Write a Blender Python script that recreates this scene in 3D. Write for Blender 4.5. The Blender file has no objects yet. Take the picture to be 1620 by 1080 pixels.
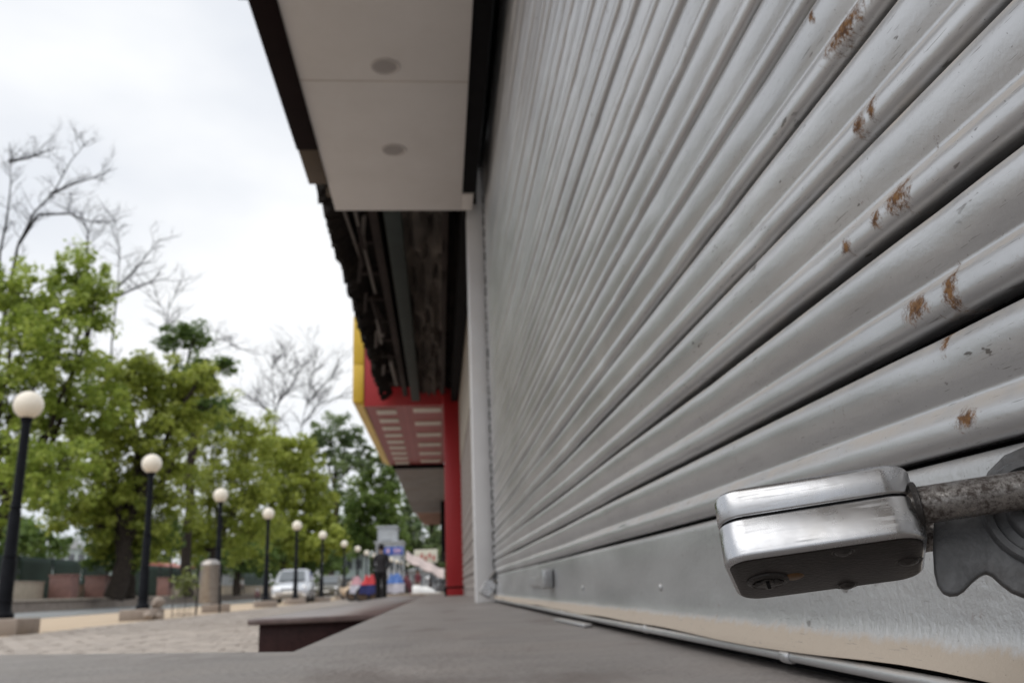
import bpy, bmesh, math, random
import numpy as np
from mathutils import Vector, Matrix

# ------------------------------------------------------------------ camera, sky, sun, exposure
sc = bpy.context.scene
col = sc.collection
F = 1400.0; CX, CY = 810.0, 540.0            # focal length and centre of the 1620 x 1080 frame
_Y = np.array([-114., -391., -F]); _Y /= np.linalg.norm(_Y)
_Z = np.array([-190., (F*F+114*190)/391., -F]); _Z -= _Y*(_Z@_Y); _Z /= np.linalg.norm(_Z)
_X = np.cross(_Y, _Z)
CM = np.array([_X, _Y, _Z])                  # camera to world
CAM = np.array([0., 0., 0.38])
cd = bpy.data.cameras.new('camera'); cam = bpy.data.objects.new('camera', cd); col.objects.link(cam)
cam.matrix_world = Matrix([[*CM[0], CAM[0]], [*CM[1], CAM[1]], [*CM[2], CAM[2]], [0, 0, 0, 1]])
cd.sensor_width = 36; cd.lens = F/1620*36
cd.clip_start = 0.02; cd.clip_end = 2000
cd.dof.use_dof = True; cd.dof.focus_distance = 0.41; cd.dof.aperture_fstop = 16
sc.camera = cam

SUN_EL, SUN_AZ = math.radians(58), math.radians(235)   # high, from the street side and a little behind
w = bpy.data.worlds.new('World'); sc.world = w; w.use_nodes = True
nt = w.node_tree; nt.nodes.clear()
wo = nt.nodes.new('ShaderNodeOutputWorld'); bg = nt.nodes.new('ShaderNodeBackground')
sky = nt.nodes.new('ShaderNodeTexSky'); sky.sky_type = 'NISHITA'; sky.sun_disc = False
sky.sun_elevation = SUN_EL; sky.sun_rotation = SUN_AZ
tc = nt.nodes.new('ShaderNodeTexCoord')
mp = nt.nodes.new('ShaderNodeMapping'); mp.inputs['Scale'].default_value = (1, 1, 2.2)
nz = nt.nodes.new('ShaderNodeTexNoise'); nz.inputs['Scale'].default_value = 1.7; nz.inputs['Detail'].default_value = 5; nz.inputs['Roughness'].default_value = .5
cr = nt.nodes.new('ShaderNodeValToRGB')
cr.color_ramp.elements[0].position = .38; cr.color_ramp.elements[0].color = (5.9, 6.25, 6.85, 1)
cr.color_ramp.elements[1].position = .68; cr.color_ramp.elements[1].color = (8.5, 8.58, 8.68, 1)
mx = nt.nodes.new('ShaderNodeMix'); mx.data_type = 'RGBA'; mx.inputs[0].default_value = .94   # cloud cover over the clear sky
L = nt.links.new
L(tc.outputs['Generated'], mp.inputs[0]); L(mp.outputs[0], nz.inputs['Vector']); L(nz.outputs['Fac'], cr.inputs[0])
L(sky.outputs[0], mx.inputs[6]); L(cr.outputs[0], mx.inputs[7]); L(mx.outputs[2], bg.inputs['Color'])
bg.inputs['Strength'].default_value = 0.1
L(bg.outputs[0], wo.inputs[0])
sd = bpy.data.lights.new('sun', 'SUN'); sun = bpy.data.objects.new('sun', sd); col.objects.link(sun)
sd.energy = 1.5; sd.angle = math.radians(75); sd.color = (1, .97, .93)
_sd = Vector((math.sin(SUN_AZ)*math.cos(SUN_EL), math.cos(SUN_AZ)*math.cos(SUN_EL), math.sin(SUN_EL)))
sun.rotation_euler = _sd.to_track_quat('Z', 'Y').to_euler()
sc.view_settings.view_transform = 'Standard'; sc.view_settings.look = 'None'
sc.view_settings.exposure = 0.34; sc.view_settings.gamma = 1; sc.view_settings.use_curve_mapping = False
sc.render.engine = 'CYCLES'
sc.cycles.use_denoising = True
sc.cycles.max_bounces = 8; sc.cycles.transparent_max_bounces = 8
sc.cycles.sample_clamp_indirect = 6

# ------------------------------------------------------------------ helpers
RNG = random.Random(7)
def ray(px, py): return CM @ np.array([px-CX, -(py-CY), -F])
def onX(px, py, x): d = ray(px, py); return Vector(CAM + d*(x-CAM[0])/d[0])
def onY(px, py, y): d = ray(px, py); return Vector(CAM + d*(y-CAM[1])/d[1])
def onZ(px, py, z): d = ray(px, py); return Vector(CAM + d*(z-CAM[2])/d[2])

def mat(name, c, rough=.6, metal=0., var=.12, scale=6., bump=0., bscale=60., dirt=None, dirtamt=.5, rnd=0., spec=.5, coat=0., c2=None, stretch=None):
    m = bpy.data.materials.new(name); m.use_nodes = True
    n = m.node_tree.nodes; l = m.node_tree.links.new
    p = n['Principled BSDF']; p.inputs['Roughness'].default_value = rough; p.inputs['Metallic'].default_value = metal
    p.inputs['Specular IOR Level'].default_value = spec; p.inputs['Coat Weight'].default_value = coat
    t = n.new('ShaderNodeTexCoord'); src = t.outputs['Object']
    if stretch:
        mpn = n.new('ShaderNodeMapping'); mpn.inputs['Scale'].default_value = stretch; l(src, mpn.inputs[0]); src = mpn.outputs[0]
    a = n.new('ShaderNodeTexNoise'); a.inputs['Scale'].default_value = scale; a.inputs['Detail'].default_value = 6; a.inputs['Roughness'].default_value = .6
    l(src, a.inputs['Vector'])
    r = n.new('ShaderNodeValToRGB'); r.color_ramp.elements[0].position = .3; r.color_ramp.elements[1].position = .7
    cc = c2 or tuple(min(1, x*(1+var)) for x in c)
    r.color_ramp.elements[0].color = (*[x*(1-var) for x in c], 1); r.color_ramp.elements[1].color = (*cc, 1)
    l(a.outputs['Fac'], r.inputs[0]); out = r.outputs[0]
    if dirt:
        b = n.new('ShaderNodeTexNoise'); b.inputs['Scale'].default_value = scale*.35; b.inputs['Detail'].default_value = 8; b.inputs['Roughness'].default_value = .7
        l(src, b.inputs['Vector'])
        rr = n.new('ShaderNodeMapRange'); rr.inputs[1].default_value = .48; rr.inputs[2].default_value = .72; rr.inputs[4].default_value = dirtamt
        l(b.outputs['Fac'], rr.inputs[0])
        x = n.new('ShaderNodeMix'); x.data_type = 'RGBA'; l(rr.outputs[0], x.inputs[0]); l(out, x.inputs[6]); x.inputs[7].default_value = (*dirt, 1); out = x.outputs[2]
    if rnd:
        oi = n.new('ShaderNodeObjectInfo'); mr = n.new('ShaderNodeMapRange'); mr.inputs[3].default_value = 1-rnd; mr.inputs[4].default_value = 1+rnd
        l(oi.outputs['Random'], mr.inputs[0])
        h = n.new('ShaderNodeHueSaturation'); l(out, h.inputs['Color']); l(mr.outputs[0], h.inputs['Value']); out = h.outputs[0]
    l(out, p.inputs['Base Color'])
    if bump:
        bn = n.new('ShaderNodeTexNoise'); bn.inputs['Scale'].default_value = bscale; bn.inputs['Detail'].default_value = 5
        l(src, bn.inputs['Vector'])
        bb = n.new('ShaderNodeBump'); bb.inputs['Strength'].default_value = bump; bb.inputs['Distance'].default_value = .01
        l(bn.outputs['Fac'], bb.inputs['Height']); l(bb.outputs[0], p.inputs['Normal'])
    return m

class MB:
    def __init__(s): s.v = []; s.f = []
    def quad(s, a, b, c, d):
        i = len(s.v); s.v += [tuple(a), tuple(b), tuple(c), tuple(d)]; s.f.append((i, i+1, i+2, i+3)); return s
    def poly(s, pts):
        i = len(s.v); s.v += [tuple(p) for p in pts]; s.f.append(tuple(range(i, i+len(pts)))); return s
    def box(s, x0, x1, y0, y1, z0, z1):
        i = len(s.v)
        s.v += [(x0,y0,z0),(x1,y0,z0),(x1,y1,z0),(x0,y1,z0),(x0,y0,z1),(x1,y0,z1),(x1,y1,z1),(x0,y1,z1)]
        s.f += [tuple(i+k for k in q) for q in ((3,2,1,0),(4,5,6,7),(0,1,5,4),(1,2,6,5),(2,3,7,6),(3,0,4,7))]; return s
    def loft(s, rings, cap=True, closed=True):
        b = len(s.v); n = len(rings[0])
        for r in rings: s.v += [tuple(p) for p in r]
        for k in range(len(rings)-1):
            for j in range(n if closed else n-1):
                a = b+k*n+j; c = b+k*n+(j+1) % n
                s.f.append((a, c, c+n, a+n))
        if cap and closed:
            s.f.append(tuple(b+j for j in reversed(range(n)))); e = b+(len(rings)-1)*n; s.f.append(tuple(e+j for j in range(n)))
        return s
    def tube(s, pts, r, n=8, cap=True):
        pts = [Vector(p) for p in pts]; rr = r if isinstance(r, (list, tuple)) else [r]*len(pts)
        rings = []; up = None
        for i, p in enumerate(pts):
            d = (pts[min(i+1, len(pts)-1)]-pts[max(i-1, 0)]).normalized()
            if up is None: up = d.orthogonal().normalized()
            up = (up-d*up.dot(d)).normalized(); q = d.cross(up)
            rings.append([p+(up*math.cos(2*math.pi*k/n)+q*math.sin(2*math.pi*k/n))*rr[i] for k in range(n)])
        return s.loft(rings, cap)
    def lathe(s, prof, n=20, o=(0,0,0), cap=True):
        rings = [[(o[0]+r*math.cos(2*math.pi*k/n), o[1]+r*math.sin(2*math.pi*k/n), o[2]+z) for k in range(n)] for r, z in prof]
        return s.loft(rings, cap)
    def sphere(s, c, r, n=16, m=10, sz=1.):
        return s.lathe([(max(1e-4, r*math.sin(math.pi*k/m)), -r*sz*math.cos(math.pi*k/m)) for k in range(m+1)], n, c)
    def xf(s, M):
        s.v = [tuple(M @ Vector(p)) for p in s.v]; return s
    def mesh(s, name):
        me = bpy.data.meshes.new(name); me.from_pydata(s.v, [], s.f); me.update(); return me
    def build(s, name, m, parent=None, smooth=False, bevel=0., seg=2, angle=40):
        me = s.mesh(name)
        if True:
            bm = bmesh.new(); bm.from_mesh(me)
            bmesh.ops.recalc_face_normals(bm, faces=bm.faces)
            if bevel:
                es = [e for e in bm.edges if len(e.link_faces) == 2 and e.calc_face_angle(0) > math.radians(35)]
                bmesh.ops.bevel(bm, geom=es, offset=bevel, segments=seg, profile=.5, affect='EDGES', clamp_overlap=True)
            bm.to_mesh(me); bm.free()
        return link(name, me, m, parent, smooth or bool(bevel), angle)

def link(name, me, m, parent=None, smooth=False, angle=40):
    if m is not None and not me.materials: me.materials.append(m)
    if smooth:
        me.polygons.foreach_set('use_smooth', [True]*len(me.polygons))
        if angle < 180: me.set_sharp_from_angle(angle=math.radians(angle))
    o = bpy.data.objects.new(name, me); col.objects.link(o)
    if parent is not None: o.parent = parent
    return o
def tag(o, label, cat, group=None):
    o['label'] = label; o['category'] = cat
    if group: o['group'] = group
    return o
def thing(name, label, cat, loc=(0,0,0), rz=0, group=None):
    o = bpy.data.objects.new(name, None); col.objects.link(o); o.location = loc; o.rotation_euler = (0,0,rz); o.empty_display_size = .1
    return tag(o, label, cat, group)
def struct(o, kind='structure'): o['kind'] = kind; return o
def copy_tree(o, parent=None):
    c = o.copy(); col.objects.link(c); c.parent = parent
    for ch in list(o.children): copy_tree(ch, c)
    return c

# ------------------------------------------------------------------ materials
def noise_nodes(n, l, vec, scale, detail=6, rough=.6):
    a = n.new('ShaderNodeTexNoise'); a.inputs['Scale'].default_value = scale; a.inputs['Detail'].default_value = detail; a.inputs['Roughness'].default_value = rough
    l(vec, a.inputs['Vector']); return a.outputs['Fac']
def mrange(n, l, v, a, b, c=0., d=1., smooth=False):
    r = n.new('ShaderNodeMapRange'); r.inputs[1].default_value = a; r.inputs[2].default_value = b; r.inputs[3].default_value = c; r.inputs[4].default_value = d
    if smooth: r.interpolation_type = 'SMOOTHSTEP'
    l(v, r.inputs[0]); return r.outputs[0]
def math_n(n, l, op, a, b=None):
    x = n.new('ShaderNodeMath'); x.operation = op
    for i, v in enumerate((a, b)):
        if v is None: continue
        if isinstance(v, (int, float)): x.inputs[i].default_value = v
        else: l(v, x.inputs[i])
    return x.outputs[0]
def mixc(n, l, f, a, b):
    x = n.new('ShaderNodeMix'); x.data_type = 'RGBA'
    for i, v in ((0, f), (6, a), (7, b)):
        if isinstance(v, (int, float)): x.inputs[i].default_value = v
        elif isinstance(v, tuple): x.inputs[i].default_value = (*v, 1) if len(v) == 3 else v
        else: l(v, x.inputs[i])
    return x.outputs[2]

RUST = [((.281,.499,.734),.030,.011),((.281,.502,.664),.008,.010),((.281,.484,.666),.006,.009),((.281,.469,.597),.016,.010),((.281,.497,.595),.007,.007),
        ((.281,.436,.526),.007,.013),((.281,.472,.527),.014,.008),((.281,.539,.772),.005,.005),((.281,.540,.593),.006,.006),((.283,.452,.504),.004,.009),
        ((.281,.44,.456),.010,.006),((.281,.455,.808),.014,.008),((.281,.62,.877),.008,.008)]
def shutter_paint(name, rail=False):
    m = bpy.data.materials.new(name); m.use_nodes = True
    n = m.node_tree.nodes; l = m.node_tree.links.new; p = n['Principled BSDF']
    g = n.new('ShaderNodeNewGeometry'); pos = g.outputs['Position']
    sep = n.new('ShaderNodeSeparateXYZ'); l(pos, sep.inputs[0])
    nsep = n.new('ShaderNodeSeparateXYZ'); l(g.outputs['Normal'], nsep.inputs[0])
    st = n.new('ShaderNodeMapping'); st.inputs['Scale'].default_value = (1, .25, 1); l(pos, st.inputs[0])
    big = noise_nodes(n, l, st.outputs[0], 9, 5)
    c = mixc(n, l, mrange(n, l, big, .3, .7), (.46,.465,.475) if not rail else (.36,.364,.370), (.62,.622,.628) if not rail else (.54,.542,.546))
    # streaks and smears running along the curtain
    st2 = n.new('ShaderNodeMapping'); st2.inputs['Scale'].default_value = (6, 1.2, 14) if not rail else (6, 26, 1.5); l(pos, st2.inputs[0])
    sm = noise_nodes(n, l, st2.outputs[0], 7, 6, .7)
    c = mixc(n, l, mrange(n, l, sm, .55, .78, 0, .45), c, (.30,.298,.298))
    # dust that has settled on what faces up
    dn = noise_nodes(n, l, pos, 30, 4)
    up = mrange(n, l, nsep.outputs['Z'], .28, .62)
    dust = math_n(n, l, 'MULTIPLY', up, mrange(n, l, dn, .30, .70, .15, .65))
    if rail:
        edge = math_n(n, l, 'ADD', sep.outputs['Z'], math_n(n, l, 'MULTIPLY', math_n(n, l, 'SUBTRACT', noise_nodes(n, l, pos, 70, 5, .7), .5), .016))
        band = mrange(n, l, edge, .3435, .3375)
        dust = math_n(n, l, 'MAXIMUM', math_n(n, l, 'MULTIPLY', dust, .6), math_n(n, l, 'MULTIPLY', band, .92))
        # pale tide line just over the dust
        tide = math_n(n, l, 'MULTIPLY', mrange(n, l, edge, .354, .344), .45)
        c = mixc(n, l, tide, c, (.55,.545,.54))
    c = mixc(n, l, dust, c, (.43,.36,.285))
    # dark chips and grime specks
    ch = n.new('ShaderNodeMapping'); ch.inputs['Scale'].default_value = (1, .45, 1.5); l(pos, ch.inputs[0])
    sp = noise_nodes(n, l, ch.outputs[0], 95, 3, .5)
    gate = noise_nodes(n, l, pos, 7, 3)
    spots = math_n(n, l, 'MULTIPLY', mrange(n, l, sp, .70, .735), mrange(n, l, gate, .45, .6))
    c = mixc(n, l, math_n(n, l, 'MULTIPLY', spots, .8), c, (.09,.075,.065))
    sp2 = noise_nodes(n, l, pos, 420, 2, .5)
    c = mixc(n, l, math_n(n, l, 'MULTIPLY', mrange(n, l, sp2, .70, .76), .6), c, (.12,.11,.10))
    for rot_, sc_, thr in ((.6, (1, 5, 110), .715), (-.9, (1, 4, 90), .73), (1.3, (1, 6, 140), .73)):
        mm = n.new('ShaderNodeMapping'); mm.inputs['Rotation'].default_value = (rot_, 0, 0); mm.inputs['Scale'].default_value = sc_; l(pos, mm.inputs[0])
        sl = math_n(n, l, 'MULTIPLY', mrange(n, l, noise_nodes(n, l, mm.outputs[0], 9, 2, .4), thr, thr+.025), mrange(n, l, gate, .42, .56))
        c = mixc(n, l, math_n(n, l, 'MULTIPLY', sl, .65), c, (.16,.15,.145))
    # rust patches at their places on the curtain
    acc = None
    for (q, ry, rz) in RUST:
        s = n.new('ShaderNodeVectorMath'); s.operation = 'SUBTRACT'; l(pos, s.inputs[0]); s.inputs[1].default_value = q
        d = n.new('ShaderNodeVectorMath'); d.operation = 'MULTIPLY'; l(s.outputs[0], d.inputs[0]); d.inputs[1].default_value = (20, 1/ry, 1/rz)
        ln = n.new('ShaderNodeVectorMath'); ln.operation = 'LENGTH'; l(d.outputs[0], ln.inputs[0])
        acc = ln.outputs['Value'] if acc is None else math_n(n, l, 'MINIMUM', acc, ln.outputs['Value'])
    rn = noise_nodes(n, l, pos, 170, 8, .8)
    field = math_n(n, l, 'ADD', acc, math_n(n, l, 'MULTIPLY', math_n(n, l, 'SUBTRACT', rn, .5), 4.4))
    rust = mrange(n, l, field, 1.15, .35)
    gr = noise_nodes(n, l, pos, 16, 3)
    rr = math_n(n, l, 'MULTIPLY', mrange(n, l, gr, .64, .72), mrange(n, l, rn, .56, .66))
    rust = math_n(n, l, 'MAXIMUM', rust, rr)
    rc = mixc(n, l, mrange(n, l, noise_nodes(n, l, pos, 210, 4), .35, .65), (.07,.030,.013), (.21,.105,.036))
    c = mixc(n, l, rust, c, rc)
    l(c, p.inputs['Base Color'])
    any_ = math_n(n, l, 'MAXIMUM', dust, rust)
    l(mrange(n, l, any_, 0, 1, .8 if not rail else .6, 0), p.inputs['Metallic'])
    l(math_n(n, l, 'ADD', mrange(n, l, any_, 0, 1, .29, .85), math_n(n, l, 'MULTIPLY', big, .14)), p.inputs['Roughness'])
    b1 = n.new('ShaderNodeBump'); b1.inputs['Strength'].default_value = .16 if not rail else .5; b1.inputs['Distance'].default_value = .0012
    hb = math_n(n, l, 'ADD', noise_nodes(n, l, pos, 260 if not rail else 190, 4, .6), math_n(n, l, 'MULTIPLY', rust, .8))
    l(hb, b1.inputs['Height'])
    b2 = n.new('ShaderNodeBump'); b2.inputs['Strength'].default_value = .22; b2.inputs['Distance'].default_value = .006
    l(noise_nodes(n, l, st.outputs[0], 24, 3), b2.inputs['Height']); l(b1.outputs[0], b2.inputs['Normal'])
    l(b2.outputs[0], p.inputs['Normal'])
    return m

def chrome(name, base=(.50,.505,.52), dark=(.10,.08,.07), rough=.21, wear=1.0, pit=.5, worn=(.42,.39,.35)):
    m = bpy.data.materials.new(name); m.use_nodes = True
    n = m.node_tree.nodes; l = m.node_tree.links.new; p = n['Principled BSDF']
    t = n.new('ShaderNodeTexCoord'); v = t.outputs['Object']
    a = noise_nodes(n, l, v, 60, 6, .7); b = noise_nodes(n, l, v, 420, 4, .6); s = noise_nodes(n, l, v, 22, 4)
    st = n.new('ShaderNodeMapping'); st.inputs['Scale'].default_value = (8, 160, 160); st.inputs['Rotation'].default_value = (.3, .2, .5); l(v, st.inputs[0])
    scr = noise_nodes(n, l, st.outputs[0], 5, 3, .6)
    c = mixc(n, l, mrange(n, l, a, .3, .7, 0, .25), base, tuple(x*.75 for x in base))
    pits = math_n(n, l, 'MULTIPLY', mrange(n, l, b, .66, .72), mrange(n, l, a, .50, .60))
    c = mixc(n, l, math_n(n, l, 'MULTIPLY', pits, pit), c, dark)
    c = mixc(n, l, mrange(n, l, s, 1-wear*.55, 1-wear*.25, 0, .5), c, worn)
    l(c, p.inputs['Base Color'])
    l(math_n(n, l, 'SUBTRACT', 1., math_n(n, l, 'MULTIPLY', pits, .8)), p.inputs['Metallic'])
    l(math_n(n, l, 'ADD', mrange(n, l, a, .3, .75, rough, rough+.16), math_n(n, l, 'MULTIPLY', mrange(n, l, scr, .55, .72), .25)), p.inputs['Roughness'])
    bb = n.new('ShaderNodeBump'); bb.inputs['Strength'].default_value = .16; bb.inputs['Distance'].default_value = .002
    l(math_n(n, l, 'ADD', math_n(n, l, 'MULTIPLY', s, .55), math_n(n, l, 'MULTIPLY', scr, .04)), bb.inputs['Height']); l(bb.outputs[0], p.inputs['Normal'])
    return m

M = {}
M['slat'] = shutter_paint('silver_paint'); M['rail'] = shutter_paint('silver_paint_rail', True)
M['chrome'] = chrome('plated_steel')
def rusty_rod(name):
    m = bpy.data.materials.new(name); m.use_nodes = True
    n = m.node_tree.nodes; l = m.node_tree.links.new; p = n['Principled BSDF']
    v = n.new('ShaderNodeTexCoord').outputs['Object']
    a = noise_nodes(n, l, v, 400, 8, .75); b = noise_nodes(n, l, v, 45, 4, .6); e = noise_nodes(n, l, v, 900, 3, .6)
    k = mrange(n, l, math_n(n, l, 'ADD', a, math_n(n, l, 'MULTIPLY', math_n(n, l, 'SUBTRACT', b, .5), .7)), .36, .60)
    c = mixc(n, l, k, (.34,.325,.31), (.05,.038,.032)); c = mixc(n, l, mrange(n, l, e, .6, .7, 0, .6), c, (.025,.018,.015))
    l(c, p.inputs['Base Color']); l(mrange(n, l, k, 0, 1, 1, .35), p.inputs['Metallic']); l(mrange(n, l, k, 0, 1, .26, .6), p.inputs['Roughness'])
    bb = n.new('ShaderNodeBump'); bb.inputs['Strength'].default_value = .35; bb.inputs['Distance'].default_value = .0006; l(a, bb.inputs['Height']); l(bb.outputs[0], p.inputs['Normal'])
    return m
M['shackle'] = rusty_rod('worn_steel')
M['underside_shade'] = mat('shaded_underside_steel', (.016,.012,.011), .3, 0, .4, 90, .06, 500, dirt=(.03,.024,.021), dirtamt=.7, spec=.12)  # near-black colour carries the shade on the padlock's underside
M['hasp'] = mat('grey_cast_iron', (.105,.107,.111), .55, .3, .3, 70, .10, 330, dirt=(.05,.04,.035), dirtamt=.85)
M['darksteel'] = mat('dark_steel', (.05,.046,.044), .4, .7, .3, 80, .2, 300)
M['brass'] = mat('brass', (.16,.09,.04), .4, .9, .2, 80)
M['soffit'] = mat('soffit_board', (.66,.63,.605), .6, 0, .03, 3, .06, 120, dirt=(.55,.51,.47), dirtamt=.5)
M['trim'] = mat('white_plaster', (.66,.655,.655), .6, 0, .05, 5, .15, 90, dirt=(.52,.48,.43), dirtamt=.5)
M['brown'] = mat('brown_board', (.012,.006,.006), .7, 0, .2, 5, spec=.05)
M['tan'] = mat('tan_board', (.075,.05,.028), .6, 0, .15, 8)
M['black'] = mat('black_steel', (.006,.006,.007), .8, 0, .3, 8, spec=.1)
M['lens'] = mat('frosted_lens', (.33,.305,.29), .4, 0, .05, 20)
M['lensring'] = mat('lamp_ring', (.50,.465,.44), .4, 0, .05, 20)
M['plinth'] = mat('stone_floor', (.27,.245,.23), .5, 0, .16, 9, .45, 160, dirt=(.28,.24,.215), dirtamt=.75, stretch=(.7, 1.3, 1))
def add_stains(m, colr, scale, lo, hi, amt, st=(1,1,1)):
    n = m.node_tree.nodes; l = m.node_tree.links.new; p = n['Principled BSDF']; src = p.inputs['Base Color'].links[0].from_socket
    t = n.new('ShaderNodeTexCoord'); mp_ = n.new('ShaderNodeMapping'); mp_.inputs['Scale'].default_value = st; l(t.outputs['Object'], mp_.inputs[0])
    f = mrange(n, l, noise_nodes(n, l, mp_.outputs[0], scale, 7, .62), lo, hi, 0, amt)
    l(mixc(n, l, f, src, colr), p.inputs['Base Color']); return m
add_stains(M['plinth'], (.17,.14,.125), 3.4, .55, .66, .7, (1.8,.6,1)); add_stains(M['plinth'], (.13,.105,.09), 9, .66, .72, .7, (1,1,1)); add_stains(M['plinth'], (.5,.46,.43), 5, .56, .75, .4, (1,.5,1))
M['granite'] = mat('maroon_granite', (.034,.014,.013), .4, 0, .35, 60, .03, 200, dirt=(.055,.03,.027), dirtamt=.35, spec=.12)
M['granitetop'] = mat('granite_top', (.15,.105,.098), .28, 0, .2, 20, .05, 120, dirt=(.25,.215,.20), dirtamt=.55)
M['paver'] = mat('concrete_paver', (.37,.325,.285), .85, 0, .18, 9, .5, 60, dirt=(.33,.28,.24), dirtamt=.5, rnd=.16)
M['joint'] = mat('paver_joint', (.22,.19,.16), .95, 0, .25, 20, .4, 60)
M['sand'] = mat('sandy_earth', (.46,.36,.255), .95, 0, .15, .7, .5, 20, dirt=(.48,.37,.26), dirtamt=.6)
M['road'] = mat('asphalt', (.21,.22,.23), .42, 0, .2, .5, .1, 30, dirt=(.30,.28,.25), dirtamt=.5)
M['ground'] = mat('ground_earth', (.24,.20,.16), .95, 0, .2, .3)
M['kerb'] = mat('kerb_stone', (.30,.25,.21), .8, 0, .2, 3, .3, 20, dirt=(.16,.13,.11), dirtamt=.6)
M['lamppost'] = mat('black_paint', (.008,.009,.012), .5, 0, .3, 8, .1, 40, spec=.08)
M['globe'] = mat('opal_globe', (.80,.74,.63), .25, 0, .05, 3, dirt=(.62,.54,.42), dirtamt=.3)
M['bark'] = mat('bark', (.038,.031,.026), .95, 0, .35, 5, .6, 20, spec=.1)
M['bare'] = mat('dead_wood', (.028,.024,.023), .9, 0, .3, 5, spec=.05)
M['red'] = mat('red_panel', (.36,.020,.024), .35, 0, .1, 2)
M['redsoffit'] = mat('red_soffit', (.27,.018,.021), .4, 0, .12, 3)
M['yellow'] = mat('yellow_panel', (.62,.40,.03), .4, 0, .12, 3)
M['diff'] = mat('pale_diffuser', (.60,.56,.50), .4, 0, .06, 8)
M['vent'] = mat('pale_light_panel', (.72,.66,.58), .4, 0, .08, 8)
M['corr'] = mat('grey_sheet', (.24,.225,.22), .55, .2, .15, 4, dirt=(.20,.14,.11), dirtamt=.5)
M['rustsheet'] = mat('rusty_sheet', (.30,.17,.12), .7, 0, .3, 5)
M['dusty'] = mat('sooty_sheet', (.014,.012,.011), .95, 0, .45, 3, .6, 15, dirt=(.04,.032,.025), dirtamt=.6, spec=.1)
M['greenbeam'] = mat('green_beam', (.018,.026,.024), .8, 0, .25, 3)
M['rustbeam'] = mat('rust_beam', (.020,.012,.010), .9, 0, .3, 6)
M['pipe'] = mat('pale_pipe', (.09,.078,.07), .6, 0, .2, 8)
M['shop2'] = mat('dull_shutter', (.30,.265,.245), .6, .1, .15, 5, dirt=(.2,.16,.14), dirtamt=.6)
M['plaster'] = mat('beige_plaster', (.34,.30,.25), .85, 0, .12, 3)

# ------------------------------------------------------------------ ground
ZP = 0.305                                    # top of the shop plinth; the pavement is z = 0
XS = 0.29                                     # face of the shutter
struct(MB().quad((-600,-300,-.30),(600,-300,-.30),(600,900,-.30),(-600,900,-.30)).build('ground', M['ground']))
pv = struct(MB().box(-6.6, .3, -6, 60, -.28, -.014).build('pavement', M['joint']))
struct(MB().box(-11.4, -5.15, -8, 130, -.28, -.006).build('sandy_verge', M['sand']))
struct(MB().box(-21, -11.0, -30, 300, -.27, .004).build('road', M['road']))
# brick paver field: nearest ones are pieces, the rest one mass
PS = .25
def paver_mesh():
    b = MB(); h = PS/2-.007
    b.loft([[(-h,-h,-.03),(h,-h,-.03),(h,h,-.03),(-h,h,-.03)], [(-h,-h,-.006),(h,-h,-.006),(h,h,-.006),(-h,h,-.006)],
            [(-h+.007,-h+.007,0),(h-.007,-h+.007,0),(h-.007,h-.007,0),(-h+.007,h-.007,0)]])
    return b
pm = paver_mesh().mesh('paver'); pm.materials.append(M['paver'])
spots = []
for j in range(0, 240):
    y = 2.0 + j*PS
    for i in range(24):
        x = -.15 - i*PS - (PS/2 if j % 2 else 0)
        if x < -5.5: continue
        spots.append((x, y))
def vis(x, y):
    c = CM.T @ (np.array([x, y, 0])-CAM); px = CX-F*c[0]/c[2]; py = CY+F*c[1]/c[2]
    return -10 < px < 560 and py < 1045 and not (x > -.72 and y > 3.1) and x < -.25
near = sorted([s for s in spots if vis(*s)], key=lambda s: s[0]**2+s[1]**2)
pick = set(near[:290])
for s in near[:290]:
    o = bpy.data.objects.new('paver', pm); col.objects.link(o); o.parent = pv
    o.location = (s[0], s[1], RNG.uniform(-.004, .004)); o.rotation_euler = (RNG.uniform(-.01,.01), RNG.uniform(-.01,.01), RNG.choice((0, math.pi/2, math.pi)))
V = []; Fc = []
for s in spots:
    if s in pick: continue
    dz = RNG.uniform(-.004, .004); i = len(V); h = PS/2-.007
    V += [(s[0]-h,s[1]-h,-.02),(s[0]+h,s[1]-h,-.02),(s[0]+h,s[1]+h,-.02),(s[0]-h,s[1]+h,-.02),(s[0]-h,s[1]-h,dz),(s[0]+h,s[1]-h,dz),(s[0]+h,s[1]+h,dz),(s[0]-h,s[1]+h,dz)]
    Fc += [(i+4,i+5,i+6,i+7),(i,i+1,i+5,i+4),(i+1,i+2,i+6,i+5),(i+2,i+3,i+7,i+6),(i+3,i,i+4,i+7)]
me = bpy.data.meshes.new('paving'); me.from_pydata(V, [], Fc)
struct(link('paving', me, M['paver'], pv), 'stuff')

# plinth in front of the shops: near landing, recess, wide granite-faced landing
pl = struct(MB().box(-.20, .60, -3, 4.0, -.2, ZP-.02).build('shop_plinth', M['granite']))
top = [(-.205,1.30),(-.72,1.56),(-1.6,2.0),(-2.6,1.2),(-2.6,-3),(.60,-3),(.60,4.9),(-.20,4.9)]
def slab(pts, z0, z1, name, m, parent, bevel=.006):
    n = len(pts); b = MB(); b.loft([[(x,y,z0) for x,y in pts], [(x,y,z1) for x,y in pts]]); return b.build(name, m, parent, bevel=bevel, seg=3)
bm_pts = [(x+.012 if x < -.3 else x, y-.012 if y > 1 else y) for x, y in top[:5]]
b = MB(); b.loft([[(x,y,-.2) for x,y in bm_pts+[(-.2,-3)]], [(x,y,ZP-.02) for x,y in bm_pts+[(-.2,-3)]]]); b.build('landing_core', M['granite'], pl)
slab(top, ZP-.02, ZP, 'stone_slab', M['plinth'], pl)
MB().box(-.625, -.18, 3.27, 9.9, -.2, ZP-.022).build('granite_face', M['granite'], pl, bevel=.003)
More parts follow.
